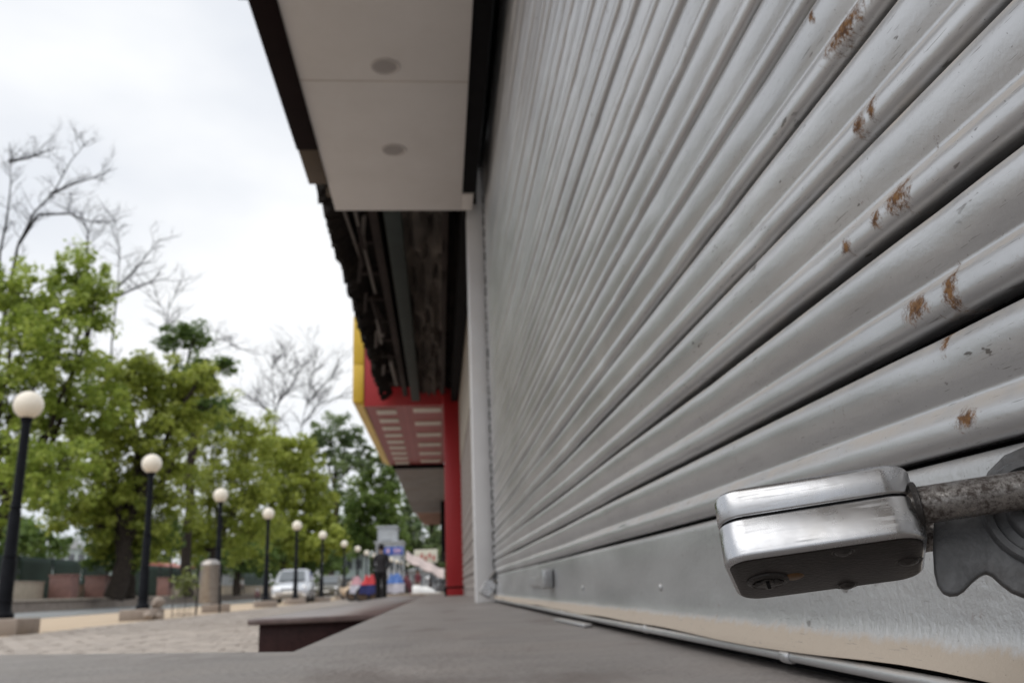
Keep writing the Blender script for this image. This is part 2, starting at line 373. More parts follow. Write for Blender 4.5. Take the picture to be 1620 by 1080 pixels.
MB().box(-.66, -.205, 3.24, 9.9, ZP-.022, ZP-.001).build('granite_slab', M['granitetop'], pl, bevel=.006, seg=3)
MB().box(-.2, .6, 4.905, 16, -.2, ZP-.002).build('stone_slab', M['plinth'], pl)
MB().box(-.66, -.205, 9.91, 12.2, -.2, ZP-.004).build('granite_slab', M['granitetop'], pl)

# ------------------------------------------------------------------ rolling shutter
Y0, Y1 = -1.4, 4.672
sh = thing('rolling_shutter', 'silver painted rolling shutter with rust spots, closest to the camera on the right', 'shutter', (0,0,0))
PITCH = .07
# profile of one slat: (offset out from the back plane, height)
PROF = [(-.010,.0676),(-.002,.0676),(.0030,.0668),(.0079,.0643),(.0116,.0600),(.0132,.0555),(.0130,.0505),(.0114,.0445),(.0092,.0390),(.0070,.0345),(.0052,.0312),(.0045,.0295),(.0051,.0281),
        (.0074,.0256),(.0094,.0234),(.0106,.0216),(.0121,.0185),(.0128,.0148),(.0125,.0105),(.0108,.0065),(.0078,.0038),(.0040,.0028),(.0,.0034),(-.010,.0040)]
YS_ = sorted(list(np.linspace(Y0, .25, 14))+list(np.linspace(.28, 2.2, 90))+list(np.linspace(2.25, Y1, 40)))
def slat(i, z):
    rr = random.Random(100+i)
    ph = [rr.uniform(0, 6.28) for _ in range(4)]
    dents = [(rr.uniform(.3, 2.3), rr.uniform(.02, .06), rr.uniform(-.0022, .0016), rr.uniform(.035, .058)) for _ in range(5)]
    nicks = [(rr.uniform(.3, 2.2), rr.uniform(.012, .03), rr.uniform(.0006, .0018)) for _ in range(5)]
    rings = []
    for y in YS_:
        d = .0012*math.sin(1.3*y+ph[0])+.0008*math.sin(4.1*y+ph[1])
        dz = .0009*math.sin(2.2*y+ph[2])+.0005*math.sin(6*y+ph[3])
        q = 1+.12*math.sin(1.7*y+ph[1])
        row = []
        for a, h in PROF:
            o_ = a*q if .02 < h < .064 else a
            if a > -.005:
                for (yc, w_, dp, hc) in dents: o_ += dp*math.exp(-((y-yc)/w_)**2-((h-hc)/.012)**2)
                if h < .022:
                    for (yc, w_, dp) in nicks: o_ -= dp*math.exp(-((y-yc)/w_)**2)
            row.append((XS-o_-d, y, z+h+dz))
        rings.append(row)
    b = MB(); b.loft(rings, closed=False)
    return b.build('slat', M['slat'], sh, smooth=True, angle=60)
NS = 33
ZS = .440
for i in range(NS): slat(i, ZS+i*PITCH)
# bottom rail sheet: slight flare at the foot, wavy lip
def rail():
    n = 160; rings = []; rr = random.Random(3)
    for k in range(n+1):
        y = Y0+(Y1-Y0)*k/n
        lip = .0012*math.sin(5*y+1)+.0008*math.sin(13*y)+(.0030*math.exp(-((y-.52)/.10)**2))-.001
        d = .0012*math.sin(2.1*y)+.0006*math.sin(7*y+2)
        pr = [(-.010,.4396),(.0,.4396),(.0035,.4384),(.0060,.4345),(.0072,.430),(.0074,.41),(.0074,.375),(.0078,.352),(.0095,.344),(.0135,.336),(.0175,.3295),(.0195,.3270+lip*.5),(.0200,.3255+lip),(.0185,.3250+lip),(.012,.328+lip*.5)]
        rings.append([(XS-a-d, y, z) for a, z in pr])
    b = MB(); b.loft(rings, closed=False); return b.build('bottom_rail', M['rail'], sh, smooth=True, angle=70)
rail()
MB().tube([(XS-.0165+.0008*math.sin(3*y), y, .3188+.0006*math.sin(2*y+1)) for y in np.linspace(Y0, Y1-.02, 60)], .0042, 12).build('bottom_bar', M['slat'], sh, smooth=True)
for y in (.72, 1.22, 2.05, 3.2):
    MB().tube([(XS-.0165, y-.009, .3190), (XS-.0165, y-.007, .3190), (XS-.0165, y+.008, .3190), (XS-.0165, y+.010, .3190)], [.0045,.0055,.0056,.0045], 12).build('bar_clip', M['slat'], sh, smooth=True)
MB().box(XS+.012, XS+.04, Y0, Y1+.02, .30, 2.8).build('back_shadow_board', M['black'], sh)
for y, z in ((1.156,.372),(1.80,.372),(.62,.372)):
    MB().xf(Matrix.Identity(4)).sphere((0,0,0), .005, 10, 6).xf(Matrix.Translation((XS-.0085, y, z)) @ Matrix.Diagonal((.6,1,1,1))).build('bolt', M['rail'], sh, smooth=True)
# painted lug on the rail, farther along
lg = MB().box(XS-.020, XS-.006, 2.34, 2.80, .377, .404).build('lug_plate', M['rail'], sh, bevel=.003)
MB().box(XS-.034, XS-.008, 2.27, 2.36, .372, .420).build('lug', M['rail'], sh, bevel=.006)
# guide channel with its black jagged seal
gb = MB()
for i in range(64):
    z = .305+i*.035; gb.box(XS-.010-.005*(i % 2), XS+.0, Y1-.004, Y1+.018, z, z+.034)
gb.build('guide_seal', M['black'], sh)

# ------------------------------------------------------------------ shop front over and beside the shutter
shop = thing('shop_front', 'shop front with white soffit, two round downlights and white pillar beyond the silver shutter', 'shop front')
ZS2 = 2.415
for y0, y1 in ((-3.0,-1.93),(-1.927,-.63),(-.627,.673),(.676,1.973),(1.976,3.276),(3.282,4.585)):
    MB().box(-.548, .148, y0, y1, ZS2, ZS2+.03).build('soffit_panel', M['soffit'], shop, bevel=.002)
MB().box(.1485, .21, 4.375, 4.585, ZS2+.001, ZS2+.03).build('soffit_return', M['soffit'], shop, bevel=.002)
jb = MB().box(-.545, .145, 3.2763, 3.2817, ZS2+.0006, ZS2+.012); jb.build('joint_strip', mat('joint_filler', (.40,.34,.28), .8), shop)
for k, y in enumerate((3.168, 3.874)):
    dl = MB().lathe([(.046,.0),(.050,-.004),(.056,-.005),(.060,-.002),(.060,.004)], 32, (-.19, y, ZS2)).build('downlight', M['lensring'], shop, smooth=True)
    MB().lathe([(.0005,-.0015),(.030,-.0025),(.047,-.0012),(.047,.003)], 32, (-.19, y, ZS2)).build('lens', M['lens'], dl, smooth=True)
MB().box(-.648, -.5485, -3, 3.862, ZS2-.012, 3.35).build('fascia', M['brown'], shop, bevel=.004)
MB().box(-.643, -.5485, 3.864, 4.24, ZS2-.008, 2.95).build('fascia_end', M['tan'], shop, bevel=.004)
MB().box(-.69, -.649, -3, 2.79, ZS2+.02, 3.4).build('signboard', M['brown'], shop)
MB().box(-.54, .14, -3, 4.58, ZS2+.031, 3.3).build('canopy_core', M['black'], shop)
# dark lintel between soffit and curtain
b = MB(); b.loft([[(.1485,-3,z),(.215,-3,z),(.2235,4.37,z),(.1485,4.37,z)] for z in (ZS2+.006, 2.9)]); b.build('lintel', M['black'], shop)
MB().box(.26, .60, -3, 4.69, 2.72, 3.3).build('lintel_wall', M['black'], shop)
b = MB().box(.186, .283, 4.694, 4.93, ZP-.001, 2.82); b.build('pillar', M['trim'], shop, bevel=.004)
MB().box(.284, .60, 4.696, 5.2, ZP-.001, 2.82).build('pillar_return', M['trim'], shop)
MB().box(-.6, .6, -3.2, -3.02, 0, 3.3).build('end_wall', M['plaster'], shop)
MB().box(.34, .60, -3.0, -1.42, ZP, 3.3).build('side_wall', M['plaster'], shop)
for i in range(7):                                   # frayed board edge past the fascia
    y = 4.25+i*.05; MB().box(-.575+.012*(i % 3), -.5486, y, y+.045, ZS2+.005+.01*(i % 2), ZS2+.05+.02*(i % 3)).build('frayed_edge', M['tan'] if i % 2 else M['dusty'], shop)

# ------------------------------------------------------------------ padlock
PO = Vector((.111, .353, .386))
U = Vector((.919,-.381,.098)).normalized(); T = Vector((.025,.304,.952)); T = (T-U*T.dot(U)).normalized(); Vv = T.cross(U)
if Vv.y < 0: Vv = -Vv
LL, TT, WW = .0775, .030, .058
LM = Matrix(((U.x,Vv.x,T.x,PO.x),(U.y,Vv.y,T.y,PO.y),(U.z,Vv.z,T.z,PO.z),(0,0,0,1)))   # local x = length, y = depth, z = thickness
def rrect(inset, r, z, n=7):
    x0, x1, y0, y1 = inset, LL-inset, inset, WW-inset; r = max(.0015, r-inset); out = []
    for cx, cy, a0 in ((x1-r,y1-r,0),(x0+r,y1-r,90),(x0+r,y0+r,180),(x1-r,y0+r,270)):
        for k in range(n):
            a = math.radians(a0+90*k/(n-1)); out.append((cx+r*math.cos(a), cy+r*math.sin(a), z))
    return out
def shell(z_out, z_in):
    """rounded half shell, from its outer face to the seam"""
    s = 1 if z_in > z_out else -1; e = .0025
    rings = [rrect(e*1.7, .0115, z_out+s*.00005), rrect(e, .0115, z_out)]
    for k in range(1, 6):
        a = math.radians(90*k/5); rings.append(rrect(e*(1-math.sin(a)), .0115, z_out+s*e*(1-math.cos(a))))
    rings += [rrect(0, .0115, z_in-s*.0012), rrect(.0004, .0115, z_in-s*.0006), rrect(.0022, .0115, z_in-s*.0003), rrect(.0025, .0115, z_in)]
    return rings
def make_padlock(label, hidden=False):
    pk = thing('padlock', label, 'padlock')
    SEAM = .0172
    MB().loft([rrect(.0011, .0115, SEAM-.0016), rrect(.0011, .0115, SEAM+.0016)]).build('seam', M['black'], pk)
    MB().loft(shell(0, SEAM-.0001)).build('lower_shell', M['chrome'], pk, smooth=True, angle=75)
    MB().loft(shell(TT, SEAM+.0001)).build('upper_shell', M['chrome'], pk, smooth=True, angle=75)
    MB().loft([rrect(.0014, .0115, .0015), rrect(.0014, .0115, .0004), rrect(.0020, .0115, .0000), rrect(.0030, .0115, -.0002)]).build('underside_shade_plate', M['underside_shade'], pk, smooth=True, angle=50)  # added plate, painted dark for the shaded reflection on the underside
    for (x, y, r) in ((.046,.0078,.0035),(.0705,.031,.0042),(.046,.0525,.0038)):
        rv = MB().lathe([(.0002,-.0016),(r*.55,-.0014),(r*.9,-.0007),(r,.0002),(r,.002)], 18, (x,y,0)).build('rivet', M['darksteel'], pk, smooth=True)
        MB().lathe([(r*1.0,-.0001),(r*1.28,-.0003),(r*1.4,.0004)], 18, (x,y,0), cap=False).build('rivet_ring', M['darksteel'], rv, smooth=True)
    MB().lathe([(.0002,.0018),(.0025,.0015),(.0038,.0006),(.0040,-.001)], 18, (.040,.012,TT)).build('rivet', M['darksteel'], pk, smooth=True)
    MB().lathe([(.0002,-.0009),(.0032,-.0008),(.0044,-.0002),(.0044,.001)], 18, (.0255,.030,0)).build('pivot_pin', M['brass'], pk, smooth=True)
    # keyhole boss: raised collar with a swivelling cover
    kh = MB().lathe([(.0052,.0005),(.0056,-.0012),(.0072,-.0018),(.0086,-.0010),(.0090,.0005)], 24, (.0150,.030,0), cap=False).build('keyhole_collar', M['darksteel'], pk, smooth=True)
    cv = MB()
    cv.loft([[(.0150+ r*(1+.22*math.cos(4*a))*math.cos(a), .030+r*(1+.22*math.cos(4*a))*math.sin(a), z) for a in np.linspace(0, 2*math.pi, 28, endpoint=False)] for r, z in ((.0050,.0002),(.0052,-.0018),(.0044,-.0026),(.0010,-.0028))])
    cv.build('keyhole_cover', M['darksteel'], kh, smooth=True)
    MB().box(.0143, .0157, .0245, .0325, -.0032, -.0022).build('key_slot', M['black'], kh)
    # shackle
    r = .0073; y1, y2 = .0115, .0465; zc = .0150; run = LL+.046
    pts = [(LL-.012,y1,zc),(LL+.01,y1,zc),(run,y1,zc)]
    R = (y2-y1)/2
    for k in range(1, 12):
        a = math.pi*k/12; pts.append((run+R*math.sin(a), (y1+y2)/2-R*math.cos(a), zc))
    pts += [(run,y2,zc),(LL+.01,y2,zc),(LL-.012,y2,zc)]
    MB().tube(pts, r, 20).build('shackle', M['shackle'], pk, smooth=True)
    for y in (y1, y2): MB().lathe([(r*1.05,0),(r*1.22,.0006),(r*1.3,.0002),(r*1.3,-.002)], 22, (0,0,0), cap=False).xf(Matrix.Translation((LL,y,zc)) @ Matrix.Rotation(math.pi/2,4,'Y')).build('shackle_collar', M['darksteel'], pk, smooth=True)
    return pk
lock = make_padlock('large chrome padlock in sharp focus hanging from the near shutter at lower right')
lock.matrix_world = LM

# hasp casting that the shackle passes through
hs = thing('shutter_hasp', 'dark grey cast hasp and round lock boss right of the large chrome padlock', 'hasp')
hs.matrix_world = LM
def on_plate(px, py, v=.0285):
    d = ray(px, py); Mi = np.array(LM.inverted()); o = Mi @ np.append(CAM, 1); dd = Mi[:3,:3] @ d
    s = (v-o[1])/dd[1]; q = o[:3]+dd*s; return q[0], q[2]
op = [(1484,800),(1477,830),(1476,870),(1478,905),(1483,925),(1492,938),(1503,942),(1515,941),(1526,934),(1537,922),(1549,912),(1560,906),(1570,911),(1584,924),(1600,936),(1622,945),(1655,948),(1700,935),(1735,900),(1752,850),(1750,790),(1730,740),(1695,712),(1655,702),(1620,708),(1588,722),(1562,748),(1552,775),(1530,790),(1505,796)]
pp = [on_plate(*p) for p in op]
b = MB(); b.loft([[(x, y, z) for x, z in pp] for y in (.0262, .0310)]); b.build('hook_plate', M['hasp'], hs, bevel=.0011, seg=3)
cx, cz = on_plate(1652, 815); rx = abs(on_plate(1555, 815)[0]-cx)
def ringat(prof, name, m, n=48, cap=True):
    bb = MB(); bb.loft([[(cx+r*math.cos(a), y, cz+r*math.sin(a)) for a in np.linspace(0, 2*math.pi, n, endpoint=False)] for r, y in prof], cap)
    return bb.build(name, m, hs, smooth=True, angle=50)
ringat([(rx*1.06,.027),(rx*1.06,.0235),(rx*1.02,.0222),(rx*.90,.0222),(rx*.86,.0235),(rx*.86,.027)], 'boss_rim', M['hasp'], cap=False)
ringat([(rx*.85,.027),(rx*.85,.0258),(rx*.66,.0250),(rx*.64,.0215),(rx*.60,.0205),(rx*.40,.0205),(rx*.37,.0225),(rx*.01,.0230)], 'boss_disc', M['hasp'])
ringat([(rx*.36,.0226),(rx*.34,.0200),(rx*.22,.0192),(rx*.01,.0190)], 'boss_core', M['shackle'])
w0 = LM.inverted() @ Vector((XS-.006, .40, .395))
MB().tube([(cx, .031, cz), (w0.x*.5+cx*.5, w0.y*.5+.0155, w0.z*.5+cz*.5), (w0.x, w0.y, w0.z)], [.016,.018,.024], 24).build('boss_stem', M['hasp'], hs, smooth=True)

# padlock at the far end of the same shutter
lock2 = make_padlock('chrome padlock at the foot of the white pillar, far end of the shutter')
lock2.matrix_world = Matrix.Translation((.235, 4.50, .372)) @ Matrix.Rotation(math.radians(25),4,'Z') @ Matrix.Rotation(math.radians(-52),4,'Y') @ Matrix.Rotation(math.radians(60),4,'X') @ Matrix.Translation((-LL/2,-WW/2,-TT/2))
eh = thing('shutter_staple', 'small grey staple holding the far padlock by the white pillar', 'staple', (.262, 4.545, .415))
MB().tube([(.024,.0,-.012),(-.01,0,-.012),(-.022,0,0),(-.01,0,.012),(.024,0,.012)], .005, 10).build('loop', M['hasp'], eh, smooth=True)
MB().box(.0145,.0205,-.03,.03,-.03,.03).build('backing_plate', M['hasp'], eh, bevel=.002)

# flat strip lying under the shutter
st = MB().box(-.008, .008, -.17, .17, 0, .006); st.build('metal_strip', M['slat'], None, bevel=.002)
o = bpy.data.objects['metal_strip']; o.location = (.252, 1.78, ZP+.001); o.rotation_euler = (0,0,.03)
tag(o, 'flat pale metal strip lying on the plinth under the shutter edge', 'strip')
# ------------------------------------------------------------------ derelict canopy of the next shop
dc = thing('derelict_canopy', 'dark gutted canopy with bare beams between white soffit and red shop', 'canopy')
ZD = 2.60
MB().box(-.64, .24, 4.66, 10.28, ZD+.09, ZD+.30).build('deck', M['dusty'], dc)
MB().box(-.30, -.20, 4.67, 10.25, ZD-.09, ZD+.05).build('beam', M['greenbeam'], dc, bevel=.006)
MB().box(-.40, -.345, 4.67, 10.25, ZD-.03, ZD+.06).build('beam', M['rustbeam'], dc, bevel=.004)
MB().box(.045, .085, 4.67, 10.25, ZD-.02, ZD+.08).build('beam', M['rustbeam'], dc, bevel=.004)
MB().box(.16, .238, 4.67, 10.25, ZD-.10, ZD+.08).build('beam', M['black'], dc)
for k in range(9):
    y = 4.9+k*.6; MB().box(-.60, -.41, y, y+.05, ZD+.0, ZD+.05).build('rafter', M['rustbeam'], dc, bevel=.004)
for pts, r in (([(-.545,4.80,ZD-.02),(-.50,5.75,ZD-.05)],.011), ([(-.545,4.80,ZD-.02),(-.43,4.86,ZD-.02)],.010), ([(-.47,4.9,ZD-.04),(-.455,6.4,ZD-.05)],.012), ([(-.49,6.6,ZD-.04),(-.47,7.6,ZD-.05)],.013), ([(-.44,8.3,ZD-.1),(-.43,9.3,ZD-.1)],.02)):
    MB().tube(pts, r, 8).build('broken_pipe', M['pipe'], dc, smooth=True)
# torn corrugated edge: separate sheets, ragged
rr = random.Random(11); y = 4.60; k = 0
while y < 10.1:
    wd = rr.uniform(.18, .34); n = 10; rows = []
    drop = rr.uniform(-.05, .02)
    for i in range(n+1):
        yy = y+wd*i/n; rows.append([(-.52, yy, ZD+.02+.012*math.sin(i*1.9)), (-.58, yy, ZD-.02+.012*math.sin(i*1.9)+drop*.5), (-.640+rr.uniform(-.035,.03), yy, ZD-.03+drop+rr.uniform(-.02,.02)+.012*math.sin(i*1.9)),
                                       (-.665+rr.uniform(-.03,.03), yy, ZD+.10), (-.62, yy, ZD+.26)])
    b = MB(); b.loft(rows, closed=False); o = b.build('torn_sheet', M['dusty'], dc); o.modifiers.new('solid', 'SOLIDIFY').thickness = .004
    y += wd*.93
for k in range(16):
    y = rr.uniform(4.8, 10.0); x = rr.uniform(-.53, -.42); dx = rr.uniform(-.05, .06); ln = rr.uniform(.15, .5)
    b = MB().box(-.012, .012, 0, ln, -.004, .004).xf(Matrix.Translation((x, y, ZD-.03-rr.uniform(0,.05))) @ Matrix.Rotation(rr.uniform(-.35,.1),4,'X') @ Matrix.Rotation(rr.uniform(-.12,.12),4,'Z') @ Matrix.Rotation(rr.uniform(-1,1),4,'Y'))
    b.build('loose_lath', M[rr.choice(('pipe','dusty','rustbeam'))], dc)
# sagging sacking and crumbled plaster on the deck underside
def crumple(x0, x1, y0, y1, z, amp, seed, name, m):
    nx, ny = 14, 60; rg = np.random.RandomState(seed); g = rg.rand(8, 20)
    def h(u, v):
        a, b_ = u*6.99, v*18.99; i, j = int(a), int(b_); fa, fb = a-i, b_-j; fa = fa*fa*(3-2*fa); fb = fb*fb*(3-2*fb)
        return (g[i,j]*(1-fa)+g[i+1,j]*fa)*(1-fb)+(g[i,j+1]*(1-fa)+g[i+1,j+1]*fa)*fb
    b = MB(); b.loft([[(x0+(x1-x0)*i/nx, y0+(y1-y0)*j/ny, z-amp*h(i/nx, j/ny)-.3*amp*math.sin(11*j/ny+5*i/nx)*rg.rand()) for i in range(nx+1)] for j in range(ny+1)], closed=False)
    return b.build(name, m, dc, smooth=True, angle=60)
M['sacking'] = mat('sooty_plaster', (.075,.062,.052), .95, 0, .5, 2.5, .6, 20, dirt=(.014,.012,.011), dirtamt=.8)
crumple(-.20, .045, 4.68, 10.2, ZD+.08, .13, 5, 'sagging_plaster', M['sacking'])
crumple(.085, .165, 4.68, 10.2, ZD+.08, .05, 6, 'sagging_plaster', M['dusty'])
MB().box(-.62, .24, 4.66, 4.70, ZD-.02, ZD+.3).build('end_board', M['rustbeam'], dc)

# second shutter, dull, between the white pillar and the red pillar
sh2 = thing('rolling_shutter', 'dull brown grey closed shutter in the narrow gap between white and red pillars', 'shutter')
rings = [[(.268-a*.9, y, h*1.8) for a, h in PROF[::3]+[PROF[-1]]] for y in (5.21, 10.3)]
sm = MB(); sm.loft(rings, closed=False); sme = sm.mesh('slat'); sme.materials.append(M['shop2'])
for i in range(11):
    o = bpy.data.objects.new('slat', sme); col.objects.link(o); o.parent = sh2; o.location = (0, 0, ZP+.05+i*.126)
MB().box(.262, .272, 5.21, 10.3, ZP, ZP+.055).build('bottom_rail', M['shop2'], sh2)
MB().box(.255, .34, 5.21, 10.3, ZP+.05+11*.126, 2.75).build('shutter_box', M['plaster'], sh2)
MB().box(.275, .34, 5.21, 10.3, ZP, ZP+.05+11*.126).build('backing', M['shop2'], sh2)

# ------------------------------------------------------------------ red shop
rd = thing('red_shop', 'red shop canopy and pillar with yellow edge and rows of pale soffit panels', 'shop')
ZR = 2.50; YR = 10.4; YE = 15.7
MB().box(-.865, .30, YR, YR+.03, ZR-.01, 3.62).build('front_fascia', M['red'], rd, bevel=.004)
MB().box(-.86, .10, YR+.03, YE, ZR+.003, 3.6).build('canopy_body', M['redsoffit'], rd)
b = MB(); b.box(-1.0, -.872, YR-.012, YR+.02, ZR+.04, 3.0); b.build('yellow_edge', M['yellow'], rd, bevel=.004)
b = MB(); b.box(-1.0, -.872, YR-.012, YR+.02, 3.006, 3.6); b.build('yellow_edge', M['yellow'], rd, bevel=.004)
b = MB(); b.loft([[(-1.0,YR+.021,ZR+.05),(-.872,YR+.021,ZR-.008),(-.872,YR+.021,3.6),(-1.0,YR+.021,3.6)], [(-.97,YE,ZR+.05),(-.842,YE,ZR-.008),(-.842,YE,3.6),(-.97,YE,3.6)]]); b.build('yellow_fascia', M['yellow'], rd)
MB().box(.072, .275, YR-.10, YR+.12, ZP-.001, 2.76).build('pillar', M['red'], rd, bevel=.006)
MB().box(.29, .40, YR, YE, ZP, 3.5).build('wall', M['plaster'], rd)
MB().box(.055, .30, YR-.04, YR-.002, 2.49, 2.80).build('pillar_head', M['red'], rd, bevel=.005)
for x, ys, wx in ((-.125, np.linspace(10.72, 15.2, 6), .34), (-.62, np.linspace(10.8, 15.35, 9), .24)):
    for y in ys:
        lp = MB().box(x-wx/2, x+wx/2, y-.12, y+.12, ZR-.012, ZR+.002).build('light_panel', M['vent'], rd, bevel=.003)
        MB().box(x-wx/2+.02, x+wx/2-.02, y-.10, y+.10, ZR-.014, ZR-.0125).build('diffuser', M['diff'], lp)
MB().box(-.40, -.385, YR+.03, YE, ZR-.004, ZR+.002).build('soffit_seam', M['red'], rd)

# grey corrugated awning farther on
ga = thing('corrugated_awning', 'grey corrugated awning with rusty brown end beyond the red canopy', 'awning')
MB()
def corr(y0, y1, xl0, xl1, name, m, n=60):
    rows = []
    for i in range(n+1):
        t = i/n; y = y0+(y1-y0)*t; z = 2.49+(.018 if i % 2 else -.018)
        rows.append([(xl0+(xl1-xl0)*t, y, z), (.25, y, z)])
    b = MB(); b.loft(rows, closed=False); o = b.build(name, m, ga); o.modifiers.new('solid', 'SOLIDIFY').thickness = .02; return o
for k in range(6): corr(15.705+k*1.62, 15.705+k*1.62+1.62, -.78+.012*k, -.78+.012*(k+1), 'sheet', M['corr'], 12)
corr(25.5, 30.5, -.66, -.50, 'rusty_sheet', M['rustsheet'], 24)
for x in (-.45, .18): MB().box(x-.03, x+.03, 15.8, 30.4, 2.52, 2.60).build('batten', M['rustbeam'], ga)
MB().box(-.80, .25, 15.64, 15.69, 2.43, 2.498).build('header', M['black'], ga)
MB().box(-.80, .25, 15.705, 15.72, 2.53, 3.4).build('back_board', M['black'], ga)
MB().box(.26, .5, 15.75, 31, 0, 3.1).build('wall', M['plaster'], ga)
MB().box(.05, .25, 22, 31, 1.25, 2.46).build('dark_recess', M['black'], ga)
MB().box(-.30, -.20, 30.2, 30.4, 2.2, 2.47).build('bracket', M['rustbeam'], ga)

# stool at the foot of the red pillar
so = thing('stool', 'small dark stool in front of the foot of the red pillar', 'stool', (.175, 9.75, ZP))
MB().box(-.13,.13,-.12,.12,.075,.095).build('seat', M['brown'], so, bevel=.006)
for sx in (-.115,.115):
    for sy in (-.1,.1): MB().box(sx-.012, sx+.012, sy-.012, sy+.012, 0, .076).build('leg', M['black'], so)

# ------------------------------------------------------------------ street lamps
def make_lamp(label):
    t = thing('street_lamp', label, 'street lamp', group='globe street lamps along the verge')
    MB().box(-.36,.36,-.36,.36,-.02,.21).build('base_block', M['kerb'], t, bevel=.025)
    MB().lathe([(.14,.205),(.14,.26),(.105,.30),(.095,.42),(.095,.95),(.080,1.0),(.076,1.6),(.065,1.66),(.060,2.86),(.078,2.88),(.082,2.93),(.065,2.95)], 16).build('post', M['lamppost'], t, smooth=True)
    for z, r in ((.44,.105),(1.02,.09),(1.68,.078)): MB().lathe([(r*.85,z-.02),(r,z-.012),(r,z+.012),(r*.85,z+.02)], 16).build('ring', M['lamppost'], t, smooth=True)
    MB().sphere((0,0,3.12), .20, 24, 14).build('globe', M['globe'], t, smooth=True)
    return t
LAMPS = [(41,640),(242,733),(351,783),(425,812),(470,831),(510,846),(545,860),(566,868),(580,874),(593,879),(619,885),(628,887.5),(636,890),(645,893)]
LL_ = ['globe street lamp cut by the left frame edge, the nearest and largest','globe street lamp standing on a broken stone base, second from left','globe street lamp behind the steel litter bin','globe street lamp just left of the silver car',
       'globe street lamp standing in front of the silver car','globe street lamp just right of the silver car','globe street lamp seventh from the left, above the parked scooter','globe street lamp eighth from the left',
       'globe street lamp ninth from the left','globe street lamp whose globe is closest left of the man in dark clothes','globe street lamp closest right of the man in dark clothes','second globe street lamp right of the man in dark clothes',
       'third globe street lamp right of the man in dark clothes','farthest globe street lamp, last of the row']
lp0 = make_lamp(LL_[0])
for i, (px, py) in enumerate(LAMPS):
    o = lp0 if i == 0 else copy_tree(lp0)
    p = onZ(px, py, 3.12); o.location = (p.x, p.y, 0); o['label'] = LL_[i]; o.rotation_euler = (RNG.uniform(-.008,.008), RNG.uniform(-.010,.010), .1*i)
lp_pos = [onZ(px, py, 3.12) for px, py in LAMPS]
for k, (dx, dy, s) in enumerate(((.25,-.42,.22),(.42,-.30,.16),(.30,-.05,.26))):
    rg = random.Random(40+k); b = MB().sphere((0,0,0), s*.5, 8, 6)
    b.v = [(x*rg.uniform(.75,1.2), y*rg.uniform(.75,1.2), z*rg.uniform(.7,1.1)) for x,y,z in b.v]
    o = b.build('rubble_stone', M['kerb']); o.location = (lp_pos[1].x+dx, lp_pos[1].y+dy, s*.4+(.21 if k == 2 else 0))
    tag(o, ('pale broken stone at the foot of the second lamp from left','small broken stone right of the second lamp base','upright broken stone leaning on the second lamp post')[k], 'stone')

# ------------------------------------------------------------------ litter bins
M['steel'] = mat('brushed_steel', (.36,.335,.31), .32, .85, .25, 30, dirt=(.2,.16,.14), dirtamt=.6)
def make_bin(label, h=.86, r=.24):
    t = thing('litter_bin', label, 'litter bin')
    MB().lathe([(r*.96,.24),(r,.26),(r,h-.02),(r*1.03,h),(r*1.03,h+.03)], 24).build('drum', M['steel'], t, smooth=True)
    MB().lathe([(r*1.03,h+.031),(r*.95,h+.09),(r*.6,h+.15),(.01,h+.17)], 24).build('lid', M['steel'], t, smooth=True)
    for s in (-1, 1):
        MB().tube([(s*(r+.05),0,-.0),(s*(r+.05),0,h+.02),(s*(r-.01),0,h+.04)], .022, 8).build('stand', M['lamppost'], t, smooth=True)
        MB().tube([(s*(r+.05),0,h*.6),(s*(r-.01),0,h*.6)], .018, 8).build('hinge', M['steel'], t)
    return t
bn = make_bin('tall steel litter bin on a black stand in front of the third lamp', 1.16, .235); bn.location = (-5.85, 23.9, 0)
bn2 = make_bin('steel litter bin on the far terrace between the planters and the second lamp', 1.0, .27); bn2.location = (-20.6, 61.5, .62)

# sapling in a wire guard
M['wire'] = mat('wire', (.10,.09,.08), .6, .5)
M['leaf_y'] = mat('sapling_leaf', (.14,.17,.035), .6, 0, .3, 20)
cg = thing('sapling_guard', 'thin wire guard round a young sapling between second and third lamp', 'tree guard', (-5.55, 20.6, 0))
for a in range(8): MB().tube([(.26*math.cos(a*math.pi/4), .26*math.sin(a*math.pi/4), 0), (.26*math.cos(a*math.pi/4), .26*math.sin(a*math.pi/4), .78)], .007, 5).build('upright', M['wire'], cg)
for z in (.05,.4,.77): MB().tube([(.26*math.cos(a), .26*math.sin(a), z) for a in np.linspace(0, 2*math.pi, 21)], .006, 5).build('hoop', M['wire'], cg)
sg = thing('sapling', 'young yellow green sapling inside the wire guard', 'sapling', (-5.55, 20.6, 0))
MB().tube([(0,0,0),(.02,0,.4),(-.01,.01,.8)], [.012,.01,.006], 6).build('trunk', M['bark'], sg)
lb = MB(); rg = random.Random(5)
for k in range(150):
    c = Vector((rg.gauss(0,.12), rg.gauss(0,.12), .72+rg.gauss(0,.12))); a = Vector((rg.uniform(-1,1),rg.uniform(-1,1),rg.uniform(-1,1))).normalized()*.06; q = a.orthogonal().normalized()*.035
    lb.quad(c-a, c+q, c+a, c-q)
lb.build('crown', M['leaf_y'], sg)

